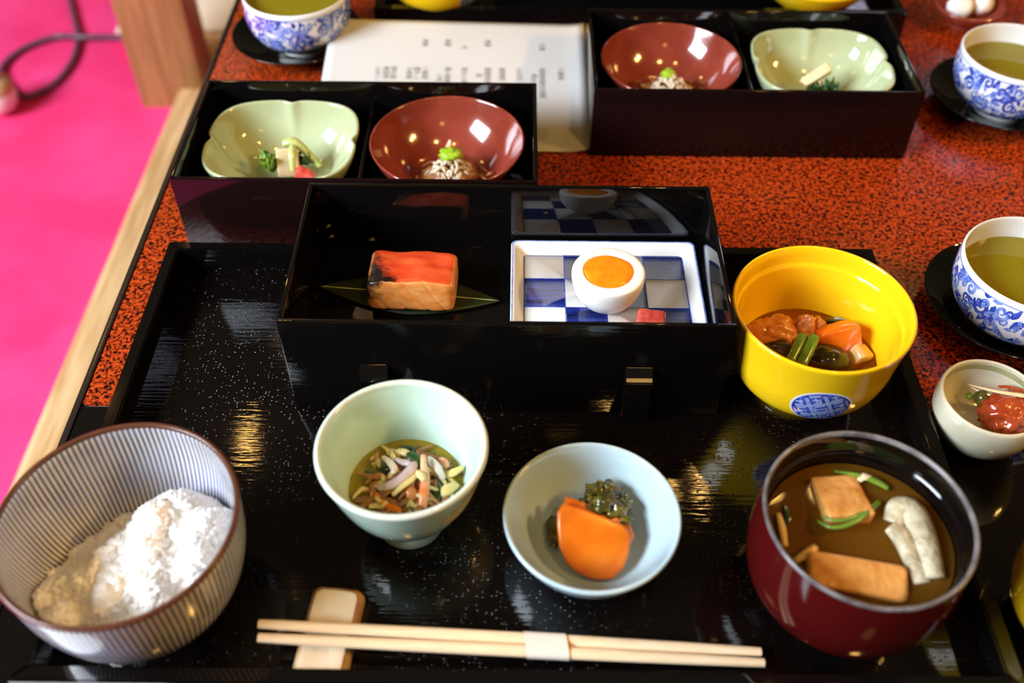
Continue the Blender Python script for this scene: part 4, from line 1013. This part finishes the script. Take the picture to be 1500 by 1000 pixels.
o = obj('pickled_plum', blob(.0150, .0128, .0110, .30, 3.2, 180, 4), M['ume'], None, (0.2690, -0.1322, 0.0205)); tag(o, 'wrinkled red pickled plum in the small cream bowl', 'plum')
for k in range(2): pass
tag(obj('dark_bean', blob(.0052, .0048, .0044, .12, 1.2, 185), M['pickle_leaf'], None, (0.2574, -0.1232, 0.0230)), 'dark olive bean beside the pickled plum', 'bean')
tag(obj('green_pea', blob(.0021, .0020, .0019, .1, 1.2, 187), M['greens'], None, (0.2514, -0.1201, 0.0210)), 'tiny green pea on the wall of the small cream bowl', 'pea')
strip('pale_sliver', [(0.2512, -0.1150, 0.0250), (0.2622, -0.1241, 0.0300), (0.2769, -0.1281, 0.0310)], [.0004, .0012, .0016], M['straw'], 'long pale sliver lying over the pickled plum', 'food', 6, .5, 4)
strip('pale_sliver', [(0.2522, -0.1156, 0.0240), (0.2578, -0.1236, 0.0270), (0.2654, -0.1266, 0.0290)], [.0004, .0008, .0009], M['straw'], 'short thin pale sliver between the dark bean and the plum', 'food', 6, .5, 4)
strip('red_sliver', [(0.2653, -0.1189, 0.0280), (0.2713, -0.1201, 0.0290), (0.2793, -0.1243, 0.0300)], [.0010, .0014, .0012], M['ume'], 'red sliver behind the long pale one in the cream bowl', 'food', 6, .5, 4)

# ------------------------------------------------------------------ chopsticks, rest, menu
def stick(p, q, label):
    P, Q = Vector(p), Vector(q)
    n = 24; pts = [P+(Q-P)*i/n for i in range(n+1)]
    r = [.0021+.00085*math.sin(PI*i/n)**.7 for i in range(n+1)]
    o = obj('chopstick', tube([tuple(a-P) for a in pts], r, 12, .92, 1), M['hashi'], None, P); tag(o, label, 'chopstick', 'pair of chopsticks')
    sharp(o, 50)
A0, A1 = (-.1182, -.2655, .0275), (.1128, -.2686, .0118)
B0, B1 = (-.1172, -.2722, .0275), (.1135, -.2740, .0118)
stick(A0, A1, 'pale wooden chopstick lying nearer the blue dish'); stick(B0, B1, 'pale wooden chopstick lying nearer the tray front')
def band():
    f0, f1 = .524, .608; A0_, A1_, B0_, B1_ = map(Vector, (A0, A1, B0, B1))
    V, F = [], []; loops = []
    for th in (0, -.0003):
        for k in range(9):
            f = f0+(f1-f0)*k/8; a, b = A0_.lerp(A1_, f), B0_.lerp(B1_, f); r = .0034+th
            u = (a-b).normalized(); w = Vector((0, 0, 1)); l = []
            for i in range(9): an = -PI/2+PI*i/8; l.append(a+u*math.cos(an)*r+w*math.sin(an)*r)
            for i in range(9): an = PI/2+PI*i/8; l.append(b+u*math.cos(an)*r+w*math.sin(an)*r)
            loops.append(l)
    g1 = loft(loops[:9], False, False); g2 = loft(loops[9:], False, False)
    o = obj('paper_band', join(g1, (g2[0], [f[::-1] for f in g2[1]])), M['band']); sharp(o, 50)
    tag(o, 'white paper band wrapped around the two chopsticks', 'band')
band()
def rest():
    t = thing('chopstick_rest', 'cream ceramic chopstick rest with browned edges under the chopsticks', 'chopstick rest', (-.0880, -.2672, TZ), -.10)
    prof = [(.0105, .0235, 0), (.0124, .0255, .0015), (.0130, .0260, .0070), (.0122, .0252, .0105), (.0104, .0230, .0125)]
    def saddle(p): x, y, z = p; k = z/.0125; return (x*(1-.10*math.cos(y/.025*PI/2)), y, z-k*.0024*math.cos(min(1, abs(y)/.02)*PI/2))
    loops = []
    for a, b, z in prof: loops.append([saddle(p) for p in rrect(a, b, .0045, z)])
    n = len(loops[0])
    for f in (.8, .55, .3, .06): loops.append([saddle((p[0]*f, p[1]*(f*.5+.5 if f > .5 else f*1.3), .0130)) for p in rrect(.0104, .0230, .0045, .0130)])
    body = obj('rest_body', loft(loops[4:], True, False), M['rest'], t)
    obj('browned_edge', loft(loops[:5], False, True), M['rest_edge'], t)
rest()
def menu():
    # sheet lies on the table and rides up on the far tray rim
    TL, TR, BR = Vector((-0.1560, 0.2753, 0.0262)), Vector((0.0510, 0.2692, 0.0262)), Vector((0.0510, 0.1298, 0.0012))
    ux = (TR-TL); BL = BR-ux*1.0; BL.z = .0012; BL.y = BR.y+.002
    t = thing('menu_sheet', 'white printed menu sheet lying flat between the two divided boxes', 'menu', tuple(BL))
    nx, ny = 30, 24; V, F = [], []
    def pt(u, v, off=0):
        p = BL.lerp(BR, u).lerp(TL.lerp(TR, u), v)
        lift = .0030*max(0, (u-.93)/.07)**2*(1-v*.4)
        zz = p.z+.0040*math.sin(PI*min(1, v))
        return Vector((p.x, p.y, max(.0010, zz)+lift+off))-BL
    for s in (0, 1):
        for j in range(ny+1):
            for i in range(nx+1): V.append(pt(i/nx, j/ny, .0003*s))
    n1 = (nx+1)*(ny+1)
    for j in range(ny):
        for i in range(nx):
            a = j*(nx+1)+i; q = (a, a+1, a+nx+2, a+nx+1); F.append(tuple(k+n1 for k in q)); F.append(q[::-1])
    edge = [i for i in range(nx+1)]+[j*(nx+1)+nx for j in range(1, ny+1)]+[ny*(nx+1)+i for i in range(nx-1, -1, -1)]+[j*(nx+1) for j in range(ny-1, 0, -1)]
    for a, b in zip(edge, edge[1:]+edge[:1]): F.append((a, b, b+n1, a+n1))
    obj('sheet', (V, F), M['paper'], t)
    W_ = ux.length; 
    def text(u, v, s, size=.0050):
        cu = bpy.data.curves.new('printed_text', 'FONT'); cu.body = '\n'.join(s); cu.size = size; cu.align_x = 'CENTER'; cu.align_y = 'TOP'
        cu.space_line = .96; cu.extrude = .00003; cu.materials.append(M['ink']); cu.resolution_u = 2
        o = bpy.data.objects.new('printed_text', cu); COL.objects.link(o); o.parent = t
        p = pt(u, v, .0012); d = pt(u, v-.1, .0012)-p
        o.location = p; o.rotation_euler = (math.atan2(-d.z, -d.y), 0, 0)
        todo.append(o)
    todo = []
    for u, v, s in [(0.9005, 0.5942, 'ご朝食'), (0.8311, 0.8052, '小鉢'), (0.83, 0.5872, '胡麻豆腐の旨煮'), (0.7986, 0.5372, '添え'), (0.7439, 0.5855, 'にらび'), (0.6787, 0.5842, '鮭塩焼'), (0.6198, 0.8256, '焼物'), (0.6239, 0.5831, '銀鱈西京'), (0.591, 0.5332, '卵'), (0.5303, 0.7678, '汁'), (0.5353, 0.5813, '赤だし汁'), (0.4646, 0.8222, '煮物'), (0.4727, 0.5801, '鶏と野菜'), (0.4432, 0.5303, 'しめ'), (0.3764, 0.8203, '食事'), (0.3867, 0.5783, 'ご飯物'), (0.3555, 0.5777, '梅干し'), (0.3268, 0.5771, '小魚煮'), (0.2669, 0.5759, '香の物'), (0.2382, 0.5754, '果物添'), (0.207, 0.5747, 'いちご')]:
        text(u, v, s)
    bpy.context.view_layer.update()
    dg = bpy.context.evaluated_depsgraph_get()
    for o in todo:      # turn the lettering into plain mesh
        me = bpy.data.meshes.new_from_object(o.evaluated_get(dg)); n = bpy.data.objects.new('printed_column', me); COL.objects.link(n)
        n.parent = t; n.location = o.location; n.rotation_euler = o.rotation_euler
        cu = o.data; bpy.data.objects.remove(o); bpy.data.curves.remove(cu)
menu()

# ------------------------------------------------------------------ floor things
FZ = -.370
cab = [(-0.7664, 1.0998, -0.3660), (-0.6992, 0.9454, -0.3660), (-0.6885, 0.9208, -0.3660), (-0.6757, 0.8557, -0.3660), (-0.6797, 0.7939, -0.3660), (-0.6984, 0.7596, -0.3660), (-0.7141, 0.7506, -0.3660)]
cab2 = [(-0.7141, 0.7506, -0.3660), (-0.7444, 0.7748, -0.3660), (-0.7733, 0.8218, -0.3660), (-0.7634, 0.8755, -0.3660), (-0.7225, 0.9127, -0.3640), (-0.6769, 0.9066, -0.3600), (-0.6179, 0.9160, -0.3660), (-0.5624, 0.9069, -0.3660)]
cb = thing('power_cable', 'thin grey-violet cable looped on the pink floor', 'cable', (cab[0][0], cab[0][1], -.366))
def rel(P): return [(x-cab[0][0], y-cab[0][1], z+.366) for x, y, z in P]
obj('cable_loop', tube(rel(cab), .0042, 8, 1, 8), M['cable'], cb)
obj('cable_run', tube(rel(cab2), .0044, 8, 1, 8), M['cable'], cb)
pg = thing('round_plug', 'white rounded plug with a metal collar lying on the pink floor', 'plug', (-0.7331, 0.7168, -0.3700))
obj('white_cap', move(lathe(smoothprof([(0, -.034), (.012, -.032), (.022, -.024), (.0265, -.010), (.0265, .0)], 4), 48), (0, 0, .037)), M['plug_white'], pg)
obj('beige_body', move(lathe(smoothprof([(.0265, 0), (.0260, .008), (.0225, .016), (.016, .021)], 4), 48), (0, 0, .037)), M['plug_beige'], pg)
obj('metal_collar', move(lathe(smoothprof([(.0165, .0205), (.0165, .0260), (.0130, .0290), (0, .0300)], 4), 48), (0, 0, .037)), M['plug_metal'], pg)
def cushion():
    V, F = [], []; n = 24; cx, cy = -.36, 1.16; hx, hy = .27, .27
    for s in (1, -1):
        for j in range(n+1):
            for i in range(n+1):
                u, v = i/n*2-1, j/n*2-1
                e = (1-abs(u)**4)*(1-abs(v)**4); e = max(0, e)**.5
                V.append((u*hx*(1-.04*abs(v)**2*0), v*hy, s*.036*e))
    n1 = (n+1)**2
    for j in range(n):
        for i in range(n): a = j*(n+1)+i; q = (a, a+1, a+n+2, a+n+1); F.append(q); F.append(tuple(k+n1 for k in q[::-1]))
    o = obj('floor_cushion', (V, F), M['cushion'], None, (cx, cy, -.332)); o.rotation_euler = (0, 0, .08)
    tag(o, 'cream floor cushion beyond the brown wooden pillar', 'cushion')
cushion()
